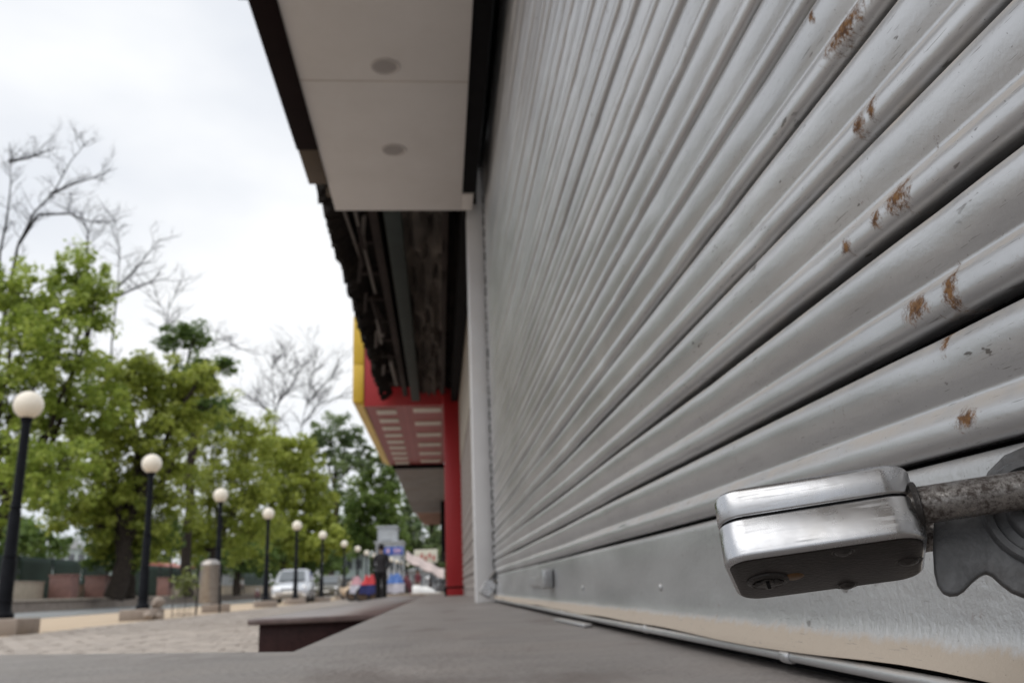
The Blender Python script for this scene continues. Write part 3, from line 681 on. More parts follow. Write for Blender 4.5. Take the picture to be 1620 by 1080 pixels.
# ------------------------------------------------------------------ far terrace, planters, fence
ZT = .62
struct(MB().box(-80, -20.0, -30, 330, -.25, ZT-.10).build('far_terrace', M['kerb']))
M['coping'] = mat('pale_coping', (.40,.34,.28), .8, 0, .15, 2)
struct(MB().box(-80, -19.8, -30, 330, ZT-.10, ZT).build('terrace_coping', M['coping']))
M['planter'] = mat('pink_granite', (.25,.135,.115), .6, 0, .2, 3, dirt=(.17,.10,.09), dirtamt=.5)
M['beige'] = mat('beige_block', (.46,.40,.32), .85, 0, .12, 3)
def planter(px0, px1, pyt, label, X=-20.9):
    Yp = onX((px0+px1)/2, 944, X).y; a = onY(px0, 944, Yp); c = onY(px1, 944, Yp); h = onY((px0+px1)/2, pyt, Yp).z-ZT; hw = (c.x-a.x)/2
    t = thing('planter', label, 'planter', ((a.x+c.x)/2, Yp, ZT))
    MB().box(-hw+.05, hw-.05, 0, 1.1, 0, h-.10).build('body', M['planter'], t, bevel=.02)
    MB().box(-hw, hw, -.05, 1.15, h-.10, h).build('rim', M['planter'], t, bevel=.02)
    MB().box(-hw+.08, hw-.08, .06, 1.04, h+.001, h+.012).build('soil', M['bark'], t)
    return t
planter(74, 112, 908, 'pink granite planter box on the far terrace, right of the nearest lamp')
planter(131, 165, 910, 'pink granite planter box on the far terrace, left of the dark trunk')
planter(246, 266, 913, 'pink granite planter box on the far terrace, right of the second lamp')
def lowwall(px0, px1, pyt, label, X=-21.8):
    a = onX(px0, 944, X); c = onX(px1, 944, X); zt = onX((px0+px1)/2, pyt, X).z
    t = thing('low_wall', label, 'wall', (X, (a.y+c.y)/2, ZT)); hy = (c.y-a.y)/2
    MB().box(-.35, 0, -hy, hy, 0, zt-ZT-.1).build('wall_body', M['beige'], t, bevel=.01)
    MB().box(-.40, .05, -hy-.03, hy+.03, zt-ZT-.1, zt-ZT).build('cap', M['coping'], t, bevel=.01)
lowwall(-60, 68, 918, 'long beige low wall on the far terrace behind the nearest lamp')
lowwall(110, 131, 924, 'short beige wall between two pink planters')
lowwall(262, 330, 926, 'beige low wall behind the wire sapling guard')
lowwall(352, 432, 926, 'grey beige wall between third lamp and silver car')
M['mesh'] = mat('green_netting', (.022,.045,.036), .8, 0, .3, .8)
def fence(px0, px1, X, h, label):
    a = onX(px0, 930, X).y; c = onX(px1, 930, X).y
    t = thing('netting_fence', label, 'fence', (X, a, ZT)); n = max(2, int((c-a)/4)); s = (c-a)/n
    for i in range(n+1): MB().tube([(0,i*s,0),(0,i*s,h+.1)], .04, 6).build('post', M['lamppost'], t)
    for i in range(n):
        rows = [[(.02*math.sin(k*1.3+i)+.05*math.sin(math.pi*q/6), i*s+.05+(s-.1)*k/8, .05+h*q/6) for q in range(7)] for k in range(9)]
        b = MB(); b.loft(rows, closed=False); o = b.build('netting', M['mesh'], t, smooth=True); o.modifiers.new('s','SOLIDIFY').thickness = .01
fence(-40, 165, -25, 2.5, 'dark green netting fence left of the dark tree trunk')
fence(205, 420, -26, 2.7, 'dark green netting fence between second lamp and silver car')

# ------------------------------------------------------------------ trees
def leaf_material(name, c0, c1, c2):
    m = bpy.data.materials.new(name); m.use_nodes = True; n = m.node_tree.nodes; l = m.node_tree.links.new; p = n['Principled BSDF']
    a = n.new('ShaderNodeAttribute'); a.attribute_name = 'tone'
    r = n.new('ShaderNodeValToRGB'); e = r.color_ramp.elements; e[0].color = (*c0,1); e[1].color = (*c2,1); k = e.new(.5); k.color = (*c1,1)
    l(a.outputs['Fac'], r.inputs[0]); l(r.outputs[0], p.inputs['Base Color']); p.inputs['Roughness'].default_value = .55
    tr = n.new('ShaderNodeBsdfTranslucent'); l(r.outputs[0], tr.inputs['Color']); ad = n.new('ShaderNodeMixShader'); ad.inputs[0].default_value = .5
    l(p.outputs[0], ad.inputs[1]); l(tr.outputs[0], ad.inputs[2]); l(ad.outputs[0], n['Material Output'].inputs[0]); return m
M['leafA'] = leaf_material('plane_leaf', (.12,.18,.030), (.31,.395,.064), (.49,.56,.13))
M['leafB'] = leaf_material('plane_leaf_yellow', (.14,.19,.030), (.35,.405,.066), (.52,.57,.14))
M['leafC'] = leaf_material('dark_leaf', (.055,.10,.03), (.125,.20,.048), (.21,.30,.075))
M['leafE'] = leaf_material('mid_leaf', (.075,.13,.032), (.18,.265,.058), (.31,.40,.10))
M['leafD'] = leaf_material('far_leaf', (.10,.16,.075), (.19,.26,.11), (.29,.36,.15))

def limb(b, a, c, r0, r1, rg, n=5, bend=.12, sides=6):
    a, c = Vector(a), Vector(c); Ld = (c-a).length; pts = []
    o1 = Vector((rg.uniform(-1,1), rg.uniform(-1,1), rg.uniform(-.4,.4)))*Ld*bend
    for k in range(n+1):
        t = k/n; pts.append(a.lerp(c, t)+o1*math.sin(math.pi*t)+Vector((rg.uniform(-1,1),rg.uniform(-1,1),rg.uniform(-1,1)))*Ld*.02*(0 < k < n))
    b.tube(pts, [r0+(r1-r0)*k/n for k in range(n+1)], sides); return pts
def leaf_mesh(centres, radii, per, size, seed, name):
    rs = np.random.RandomState(seed); N = len(centres)*per
    c = np.repeat(np.array(centres), per, 0); rad = np.repeat(np.array(radii), per, 0)
    d = rs.normal(size=(N,3)); d /= np.linalg.norm(d, axis=1)[:,None]; rr_ = rs.rand(N)**.45
    pos = c+d*(rad*rr_)[:,None]*np.array([1,1,.75])
    ct = np.repeat(rs.rand(len(centres)), per)
    nrm = d*.6+rs.normal(size=(N,3))*.6+np.array([0,0,.7]); nrm /= np.linalg.norm(nrm, axis=1)[:,None]
    ax = rs.normal(size=(N,3)); ax -= nrm*(ax*nrm).sum(1)[:,None]; ax /= np.linalg.norm(ax, axis=1)[:,None]; bx = np.cross(nrm, ax)
    s = size*(.6+.8*rs.rand(N))[:,None]
    v = np.stack([pos-ax*s, pos+bx*s*.62+nrm*s*.15, pos+ax*s, pos-bx*s*.62+nrm*s*.15], 1).reshape(-1,3)
    me = bpy.data.meshes.new(name); me.vertices.add(4*N); me.vertices.foreach_set('co', v.ravel())
    me.loops.add(4*N); me.loops.foreach_set('vertex_index', np.arange(4*N, dtype=np.int32))
    me.polygons.add(N); me.polygons.foreach_set('loop_start', np.arange(0, 4*N, 4, dtype=np.int32))
    try: me.polygons.foreach_set('loop_total', np.full(N, 4, dtype=np.int32))
    except Exception: pass
    me.update(calc_edges=True)
    at = me.attributes.new('tone', 'FLOAT', 'POINT'); tone = np.clip(.5*ct+.5*rs.rand(N), 0, 1)
    at.data.foreach_set('value', np.repeat(tone, 4).astype(np.float32)); me.validate(); return me
def leafy_tree(label, base_px, Y, lobes, leafm, seed, per=56, clump=.75, size=.145, dens=1., base_z=ZT, trunk_r=.38, lean=None):
    """lobes: (px, py, rx px, ry px, depth offset m) of the crown masses at distance Y"""
    rg = random.Random(seed); k = Y/F
    base = onY(base_px, 935, Y); base.z = base_z
    t = thing('plane_tree', label, 'tree', base, group='leafy street trees')
    tb = MB(); cs = []; rads = []
    L3 = []
    for (px, py, rx, ry, dy) in lobes:
        p = onY(px, py, Y+dy); s = (Y+dy)/F; L3.append((p-base, rx*s, ry*s))
    lowest = min(l[0].z-l[2]*.5 for l in L3); hub = Vector((sum(l[0].x for l in L3)/len(L3)*.45, sum(l[0].y for l in L3)/len(L3)*.45, max(2.6, lowest+.6)))
    limb(tb, (0,0,-.1), hub, trunk_r, trunk_r*.72, rg, 6, .05, 10)
    for (c, rx, rz) in L3:
        limb(tb, hub-Vector((0,0,rg.uniform(0,.6))), c, trunk_r*.5, trunk_r*.15, rg, 6, .10, 7)
        ry = min(rx, 3.2)
        n = int(dens*max(10, 4.2*(rx*rz+rx*ry+ry*rz)**.8/clump**1.4))
        for _ in range(n):
            while True:
                d = Vector((rg.gauss(0,1), rg.gauss(0,1), rg.gauss(0,1))).normalized(); q = rg.random()**.40
                if rg.random() < .96: break
            ccl = c+Vector((d.x*rx*q, d.y*ry*q, d.z*rz*q)); cs.append(tuple(ccl)); rads.append(clump*rg.choice((.45,.6,.8,1.0,1.25)))
            if rg.random() < .33: limb(tb, c+(ccl-c)*.15, ccl, trunk_r*.10, .015, rg, 3, .12, 5)
    tb.build('trunk', M['bark'], t, smooth=True)
    link('crown', leaf_mesh(cs, rads, per, size, seed, 'crown'), M[leafm], t)
    return t
leafy_tree('leafy green plane tree with the highest crown, at the left frame edge', -40, 49, [(30,470,75,65,0),(120,455,50,70,1),(150,480,34,52,0),(70,560,95,75,-1),(15,650,80,90,0),(110,640,85,75,1),(20,770,80,70,0),(85,740,75,60,-2)], 'leafA', 1, dens=.84)
leafy_tree('broad leafy tree over the dark trunk near the second lamp', 180, 55, [(190,600,65,48,0),(245,610,60,55,1),(160,690,75,65,-1),(230,700,80,65,0),(290,640,60,50,1),(315,600,40,28,0),(170,790,75,62,0),(250,790,75,60,1),(120,810,55,40,0),(210,850,70,40,2)], 'leafB', 2, dens=.88, trunk_r=.6)
leafy_tree('dark green clump topped tree rising between the second and third lamps', 300, 66, [(275,535,30,24,0),(310,530,26,20,1),(345,580,32,14,0),(300,590,36,30,0),(320,650,50,45,1)], 'leafC', 3, dens=.8, clump=.7)
leafy_tree('yellow green tree above the third lamp', 330, 74, [(350,665,48,50,0),(395,690,50,52,1),(330,740,65,58,-1),(395,770,58,58,0),(330,820,70,50,1),(290,850,50,36,0),(390,850,60,42,2)], 'leafB', 4, dens=.88, clump=.85)
leafy_tree('dense green tree above the fourth and fifth lamps', 445, 92, [(430,720,46,44,0),(470,735,36,42,1),(435,790,62,54,0),(490,790,38,50,1),(450,850,66,44,0),(400,860,40,36,2),(505,855,46,36,0)], 'leafB', 5, dens=.84, clump=1.0, size=.24)
leafy_tree('pale thin crowned tree left of the yellow canopy edge', 520, 120, [(520,690,32,36,0),(555,690,34,32,1),(530,750,38,40,0),(575,715,26,26,1),(500,710,26,30,0)], 'leafD', 6, dens=.36, clump=1.0, size=.26)
leafy_tree('full green tree directly left of the red canopy', 600, 128, [(560,800,44,44,0),(600,765,30,42,1),(615,800,26,40,0),(585,840,50,40,1),(540,850,36,36,0),(625,850,26,30,1)], 'leafE', 7, dens=.84, clump=1.15, size=.28)
leafy_tree('bluish green far tree behind the white building', 660, 190, [(650,820,22,44,0),(668,850,26,40,1),(640,860,22,30,0),(695,860,24,40,0)], 'leafD', 8, dens=.6, clump=1.5, size=.4)
leafy_tree('low bushy tree behind the silver car', 480, 105, [(470,885,50,22,0),(520,880,40,24,0),(430,885,36,20,1)], 'leafC', 9, dens=.6, clump=1.0, size=.26)
leafy_tree('low bushy tree behind the green netting near the nearest lamp', 20, 80, [(20,850,50,36,0),(70,850,40,28,1),(-30,850,40,36,0)], 'leafC', 10, dens=.5, clump=1.0, size=.26)

leafy_tree('dark low tree wrapped round the dark trunk near the second lamp', 205, 58, [(165,868,46,30,0),(215,878,44,34,1),(245,852,38,32,0),(190,835,50,30,0)], 'leafC', 12, dens=.7, clump=.7)
leafy_tree('dark low tree behind the netting between third and fourth lamps', 375, 88, [(330,880,46,28,0),(390,884,46,28,1),(420,870,36,28,0)], 'leafC', 13, dens=.7, clump=.9)

def bare_tree(label, Y, stems, seed, base_px, twig=1.0, r0=.2):
    """stems: pixel polylines of the main stems at distance Y"""
    rg = random.Random(seed); base = onY(base_px, 935, Y); base.z = ZT
    t = thing('bare_tree', label, 'bare tree', base, group='leafless trees behind the leafy ones')
    b = MB(); tw = MB()
    def grow(p, d, Ln, r, lev):
        q = p+d*Ln; pts = limb(tw, p, q, r, r*.5, rg, 4, .14, 5)
        if lev == 0: return
        for k in range(rg.choice((2,3,3))):
            s = rg.choice(pts[1:]); nd = (d*.7+Vector((rg.uniform(-1,1),rg.uniform(-.6,.6),rg.uniform(-.35,.75)))).normalized(); grow(s, nd, Ln*rg.uniform(.45,.7), r*.5, lev-1)
    for st in stems:
        pts = [onY(px, py, Y)-base for px, py in st]; n = len(pts)
        b.tube(pts, [r0*.46*(1-.85*k/(n-1)) for k in range(n)], 7)
        for k in range(1, n):
            m = int(5*twig)+(1 if k == n-1 else 0)
            for _ in range(m):
                p = pts[k-1].lerp(pts[k], rg.random()); d = (pts[k]-pts[k-1]).normalized()
                nd = (d*.5+Vector((rg.uniform(-1,1), rg.uniform(-.5,.5), rg.uniform(-.3,.8)))).normalized()
                grow(p, nd, rg.uniform(1.0,2.0)*Y/60*.9, .026*Y/60, 3)
    b.build('trunk', M['bare'], t, smooth=True); struct(tw.build('twigs', M['bare'], t), 'stuff')
    return t
bare_tree('leafless tree with two tall stems at the upper left edge', 58, [[(-20,900),(-12,640),(0,400),(12,340),(17,290),(15,225)],[(-12,640),(10,480),(28,390),(55,335),(85,305),(112,255),(140,222)],[(82,306),(118,290),(170,275)],[(30,385),(60,340),(110,338),(140,350),(160,352)],[(136,640),(137,480),(138,400),(139,365),(128,335)],[(14,255),(45,250),(70,240)]], 21, -20, 1.0, .26)
bare_tree('leafless tree standing between the highest crown and the dark clump', 62, [[(170,930),(172,700),(177,540),(185,470),(190,400),(182,350)],[(186,455),(215,425),(250,382)],[(184,470),(225,450),(262,440)]], 22, 170, 1.0, .2)
bare_tree('small leafless top rising behind the dark clump', 70, [[(270,930),(272,700),(265,540),(258,490),(245,462)],[(264,535),(266,490),(278,462)],[(300,560),(330,540),(355,535),(368,548)]], 23, 270, .8, .14)
bare_tree('thin leafless tree left of centre behind the far trees', 110, [[(440,930),(438,720),(434,640),(430,590),(432,560)],[(436,650),(450,610),(452,560)],[(434,660),(415,640),(400,632)],[(438,640),(470,600),(468,590)]], 24, 440, 1.3, .22)
bare_tree('leafless tree nearest the yellow canopy edge', 110, [[(465,930),(470,720),(480,660),(492,610),(500,565)],[(484,640),(510,610),(530,590)],[(478,670),(505,640),(540,625)]], 25, 465, 1.3, .2)

# ------------------------------------------------------------------ far buildings
M['bwhite'] = mat('white_wall', (.42,.44,.46), .8, 0, .1, 1, dirt=(.30,.29,.28), dirtamt=.4)
M['bteal'] = mat('pale_teal_wall', (.42,.50,.49), .8, 0, .1, 1)
M['glass'] = mat('window_glass', (.05,.06,.07), .1, 0, .2, 2)
M['roofred'] = mat('red_sheet_roof', (.36,.13,.10), .7, 0, .2, 2)
M['roofgrey'] = mat('grey_sheet_roof', (.38,.40,.41), .6, 0, .15, 1)
def building(name, label, px0, px1, pyt, Y, m, rows, cols, roof=None, gable=0., depth=8., zb=.3):
    a = onY(px0, 935, Y); c = onY(px1, 935, Y); zt = onY((px0+px1)/2, pyt, Y).z; wd = c.x-a.x; h = zt-zb
    t = thing(name, label, 'building', (a.x, Y, zb))
    MB().box(0, wd, 0, depth, 0, h).build('wall', m, t)
    if gable:
        b = MB(); b.loft([[(-.3,y,h+.004),(wd+.3,y,h+.004),(wd/2,y,h+gable)] for y in (-.4, depth+.4)]); b.build('roof', roof, t)
    else: MB().box(-.2, wd+.2, -.2, depth, h+.004, h+.22).build('roof', roof or m, t)
    for i in range(rows):
        for j in range(cols):
            x0 = wd*(j+.22)/cols; x1 = wd*(j+.78)/cols; z0 = h*(i+.30)/rows; z1 = h*(i+.80)/rows
            f = MB().box(x0-.08, x1+.08, -.06, .02, z0-.08, z1+.08).build('window', M['bwhite'], t)
            MB().box(x0, x1, -.07, -.055, z0, z1).build('pane', M['glass'], f)
            MB().box((x0+x1)/2-.03, (x0+x1)/2+.03, -.09, -.0705, z0, z1).build('mullion', M['bwhite'], f)
    return t
building('white_building', 'small white building with a dark window above the blue signboard', 597, 626, 834, 119, M['bwhite'], 1, 1, M['bwhite'], 0, 8)
bb = building('white_building', 'wide white building base behind the blue signboard', 594, 636, 858, 117, M['bwhite'], 3, 4, M['bwhite'], 0, 8)
building('teal_building', 'pale teal building glimpsed between the trees right of the nearest lamp', 68, 132, 868, 105, M['bteal'], 2, 4, M['roofgrey'], 1.4, 10)
building('red_roof_kiosk', 'low kiosk with red sheet roof behind the steel bin', 300, 352, 897, 96, M['bwhite'], 1, 3, M['roofred'], .8, 6)
building('red_roof_kiosk', 'low kiosk with red roof between second lamp and sapling guard', 212, 262, 897, 92, M['bwhite'], 1, 3, M['roofred'], .7, 6)
building('grey_building', 'grey house glimpsed right of the silver car behind the lamps', 528, 575, 880, 130, M['bteal'], 2, 3, M['roofgrey'], 1.2, 10)
building('long_stall_row', 'long pale stall row behind the market awning near the red pillar', 640, 702, 902, 105, M['bwhite'], 1, 6, M['roofgrey'], .6, 8)

# blue signboard on two posts
M['signblue'] = mat('blue_board', (.035,.10,.42), .4, 0, .1, 1)
M['signmark'] = mat('pink_white_marks', (.62,.42,.55), .5, 0, .1, 4)
a = onY(607, 878, 92); c = onY(638, 864, 92)
sg = thing('signboard', 'blue signboard with blurred pale lettering just right of the man\'s head', 'sign', (a.x, 92, 0)); W_ = c.x-a.x; z0, z1 = a.z, c.z
MB().box(0, W_, 0, .12, z0, z1).build('board', M['signblue'], sg, bevel=.02)
for x in (.15, W_-.15): MB().tube([(x,.2,0),(x,.2,z1)], .06, 8).build('post', M['lamppost'], sg)
for (u0, u1, v0, v1) in ((.14,.30,.30,.80),(.50,.58,.45,.75),(.60,.66,.45,.75),(.68,.78,.45,.75),(.80,.88,.45,.75),(.50,.88,.22,.32)):
    MB().box(W_*u0, W_*u1, -.02, -.002, z0+(z1-z0)*v0, z0+(z1-z0)*v1).build('lettering', M['signmark'], sg)

# distant wood closing the view behind the far terrace
def far_wood(name, X0, X1, Y0_, Y1_, h, n, seed, leafm):
    rs = np.random.RandomState(seed); cs = []; rd_ = []
    for k in range(n):
        u = rs.rand(); x = X0+(X1-X0)*u; y = Y0_+(Y1_-Y0_)*u+rs.uniform(-4, 4)
        cs.append((x, y, ZT+h*(1+.35*math.sin(9*u+seed)+.2*math.sin(31*u))*rs.rand()**.8)); rd_.append(rs.uniform(1.0, 2.2))
    return struct(link(name, leaf_mesh(cs, rd_, 30, .42, seed, name), M[leafm]), 'stuff')
far_wood('far_wood', -75, -30, 75, 175, 8, 620, 61, 'leafC')
far_wood('far_wood', -36, 18, 205, 215, 12, 620, 62, 'leafC')

# ------------------------------------------------------------------ vehicles
M['carpaint'] = mat('silver_car_paint', (.55,.57,.60), .25, .6, .05, 3, coat=.5)
M['cardark'] = mat('olive_car_paint', (.10,.095,.075), .35, .3, .1, 3, coat=.4)
M['tyre'] = mat('rubber', (.02,.02,.021), .85, 0, .2, 10)
M['alloy'] = mat('alloy_rim', (.4,.4,.41), .35, .8, .1, 10)
M['carglass'] = mat('car_glass', (.10,.115,.125), .06, 0, .1, 2, spec=.9)
M['headlamp'] = mat('headlamp_lens', (.75,.76,.77), .1, .2, .05, 5)
M['plate'] = mat('number_plate', (.75,.75,.72), .5, 0, .05, 5)
def make_car(label, paint):
    t = thing('parked_car', label, 'car')
    def ring(y, w, zb, h):
        return [(-w*.90,y,zb),(-w,y,zb+.14),(-w*1.01,y,(zb+h)*.55),(-w*.97,y,h-.07),(-w*.86,y,h),(0,y,h+.035),(w*.86,y,h),(w*.97,y,h-.07),(w*1.01,y,(zb+h)*.55),(w,y,zb+.14),(w*.90,y,zb)]
    st_ = [(-1.80,.58,.36,.60),(-1.74,.72,.26,.70),(-1.50,.80,.21,.80),(-1.1,.825,.20,.88),(-.78,.83,.20,.94),(.5,.835,.20,.97),(1.45,.82,.20,.97),(1.72,.76,.26,.92),(1.80,.66,.34,.80)]
    MB().loft([ring(*q) for q in st_]).build('body', paint, t, smooth=True, angle=50)
    def rr_(x, y0, y1, z, c=.12):
        return [(-x,y0+c,z),(-x+c,y0,z),(0,y0-.05,z),(x-c,y0,z),(x,y0+c,z),(x,y1-c,z),(x-c,y1,z),(-x+c,y1,z),(-x,y1-c,z)]
    MB().loft([rr_(.77,-.82,1.70,.93), rr_(.70,-.42,1.58,1.22), rr_(.63,-.10,1.44,1.42), rr_(.55,.02,1.32,1.48), rr_(.30,.3,1.0,1.50)]).build('cabin', paint, t, smooth=True, angle=50)
    def pane(a, b_, c, d, name='window'):
        pts = [Vector(q) for q in (a,b_,c,d)]; nrm = (pts[1]-pts[0]).cross(pts[2]-pts[0]).normalized(); ctr = sum(pts, Vector())/4
        if nrm.dot(ctr-Vector((0,.3,1.1))) < 0: nrm = -nrm
        MB().loft([[p+nrm*.004 for p in pts],[p+nrm*.022 for p in pts]]).build(name, M['carglass'], t)
    pane((-.60,-.86,.97),(.60,-.86,.97),(.50,-.17,1.40),(-.50,-.17,1.40), 'windscreen')
    for s in (-1, 1):
        pane((s*.765,-.52,1.0),(s*.765,.34,1.0),(s*.655,.34,1.38),(s*.655,.0,1.38)); pane((s*.765,.42,1.0),(s*.765,1.35,1.0),(s*.655,1.18,1.38),(s*.655,.42,1.38))
        MB().sphere((0,0,0), .17, 14, 8).xf(Matrix.Translation((s*.60,-1.66,.66)) @ Matrix.Rotation(s*-.35,4,'Z') @ Matrix.Diagonal((1,.55,.62,1))).build('headlight', M['headlamp'], t, smooth=True)
        mr = MB().box(s*.84-.02 if s > 0 else -.98, .98 if s > 0 else s*.84+.02, -.50, -.40, .96, 1.08).build('mirror', paint, t, bevel=.03)
        MB().sphere((0,0,0), .09, 10, 6).xf(Matrix.Translation((s*.62,-1.745,.36)) @ Matrix.Diagonal((1,.4,.7,1))).build('fog_lamp', M['headlamp'], t, smooth=True)
        for y in (-1.12, 1.12):
            wl = MB().lathe([(.16,-.09),(.26,-.10),(.30,-.07),(.305,0),(.30,.07),(.26,.10),(.16,.09)], 24).xf(Matrix.Translation((s*.75,y,.305)) @ Matrix.Rotation(math.pi/2,4,'Y')).build('wheel', M['tyre'], t, smooth=True)
            MB().lathe([(.01,s*.105),(.06,s*.10),(.17,s*.095),(.19,s*.08),(.19,-s*.05)], 20).xf(Matrix.Translation((s*.75,y,.305)) @ Matrix.Rotation(math.pi/2,4,'Y')).build('rim', M['alloy'], wl, smooth=True)
    MB().box(-.36,.36,-1.80,-1.74,.56,.64).build('grille', M['tyre'], t, bevel=.015)
    MB().box(-.50,.50,-1.795,-1.74,.30,.42).build('air_intake', M['tyre'], t, bevel=.015)
    MB().box(-.25,.25,-1.825,-1.80,.44,.54).build('number_plate', M['plate'], t)
    for s in (-1,1): MB().tube([(s*.05,-.93,.975),(s*.05+.30,-.78,1.01)], .01, 6).build('wiper', M['tyre'], t)
    return t
c1 = make_car('silver hatchback parked facing the camera behind the fifth lamp', M['carpaint'])
p = onY(464, 940, 42.5); c1.location = (p.x, p.y, .004); c1.rotation_euler = (0,0,math.radians(3))
c2 = make_car('dark olive car parked behind the silver hatchback', M['cardark'])
p = onY(523, 940, 60); c2.location = (p.x, p.y, .004); c2.rotation_euler = (0,0,math.radians(-4))

# scooter
def make_scooter(label, paint):
    t = thing('scooter', label, 'scooter')
    for y in (-.62,.58):
        wl = MB().lathe([(.12,-.05),(.19,-.055),(.225,-.03),(.225,.03),(.19,.055),(.12,.05)], 20).xf(Matrix.Translation((0,y,.225)) @ Matrix.Rotation(math.pi/2,4,'Y')).build('wheel', M['tyre'], t, smooth=True)
        MB().lathe([(.01,-.03),(.12,-.03),(.12,.03),(.01,.03)], 14).xf(Matrix.Translation((0,y,.225)) @ Matrix.Rotation(math.pi/2,4,'Y')).build('rim', M['alloy'], wl)
    MB().loft([[(-w_,y,z0),(w_,y,z0),(w_*.9,y,z1),(-w_*.9,y,z1)] for y,w_,z0,z1 in ((-.1,.13,.25,.32),(.15,.16,.25,.55),(.5,.18,.35,.72),(.85,.12,.5,.72))]).build('body', paint, t, smooth=True)
    MB().loft([[(-w_,y,z-.05),(w_,y,z-.05),(w_*.8,y,z+.05),(-w_*.8,y,z+.05)] for y,w_,z in ((.05,.10,.72),(.4,.15,.76),(.8,.11,.80))]).build('seat', M['tyre'], t, smooth=True)
    MB().loft([[(-w_,y,z),(w_,y,z),(w_*.8,y+.07,z),(-w_*.8,y+.07,z)] for y,w_,z in ((-.32,.20,.30),(-.38,.19,.6),(-.46,.12,.95))]).build('front_shield', paint, t, smooth=True)
    MB().tube([(0,-.62,.225),(0,-.48,.75),(0,-.42,1.02)], .03, 8).build('fork', M['alloy'], t)
    MB().tube([(-.32,-.34,1.05),(-.12,-.44,1.03),(.12,-.44,1.03),(.32,-.34,1.05)], .018, 8).build('handlebar', M['tyre'], t)
    MB().sphere((0,-.50,.90), .09, 12, 8).build('headlight', M['headlamp'], t, smooth=True)
    MB().box(-.14,.14,-.34,.12,.22,.27).build('footboard', M['tyre'], t)
    return t
s1 = make_scooter('pale beige scooter parked under the seventh lamp', mat('beige_scooter_paint', (.45,.36,.27), .4)); p = onY(549, 940, 52); s1.location = (p.x, p.y, 0); s1.rotation_euler = (0,0,.5)
s2 = make_scooter('dark scooter parked near the red pillar behind the white sacks', mat('dark_scooter_paint', (.05,.045,.045), .4)); p = onY(690, 930, 44); s2.location = (p.x, p.y, 0); s2.rotation_euler = (0,0,-.9)
s3 = make_scooter('dark red scooter by the far kerb left of the silver car', mat('red_scooter_paint', (.22,.05,.05), .4)); p = onX(407, 940, -17); s3.location = (p.x, p.y, .004); s3.rotation_euler = (0,0,.2)

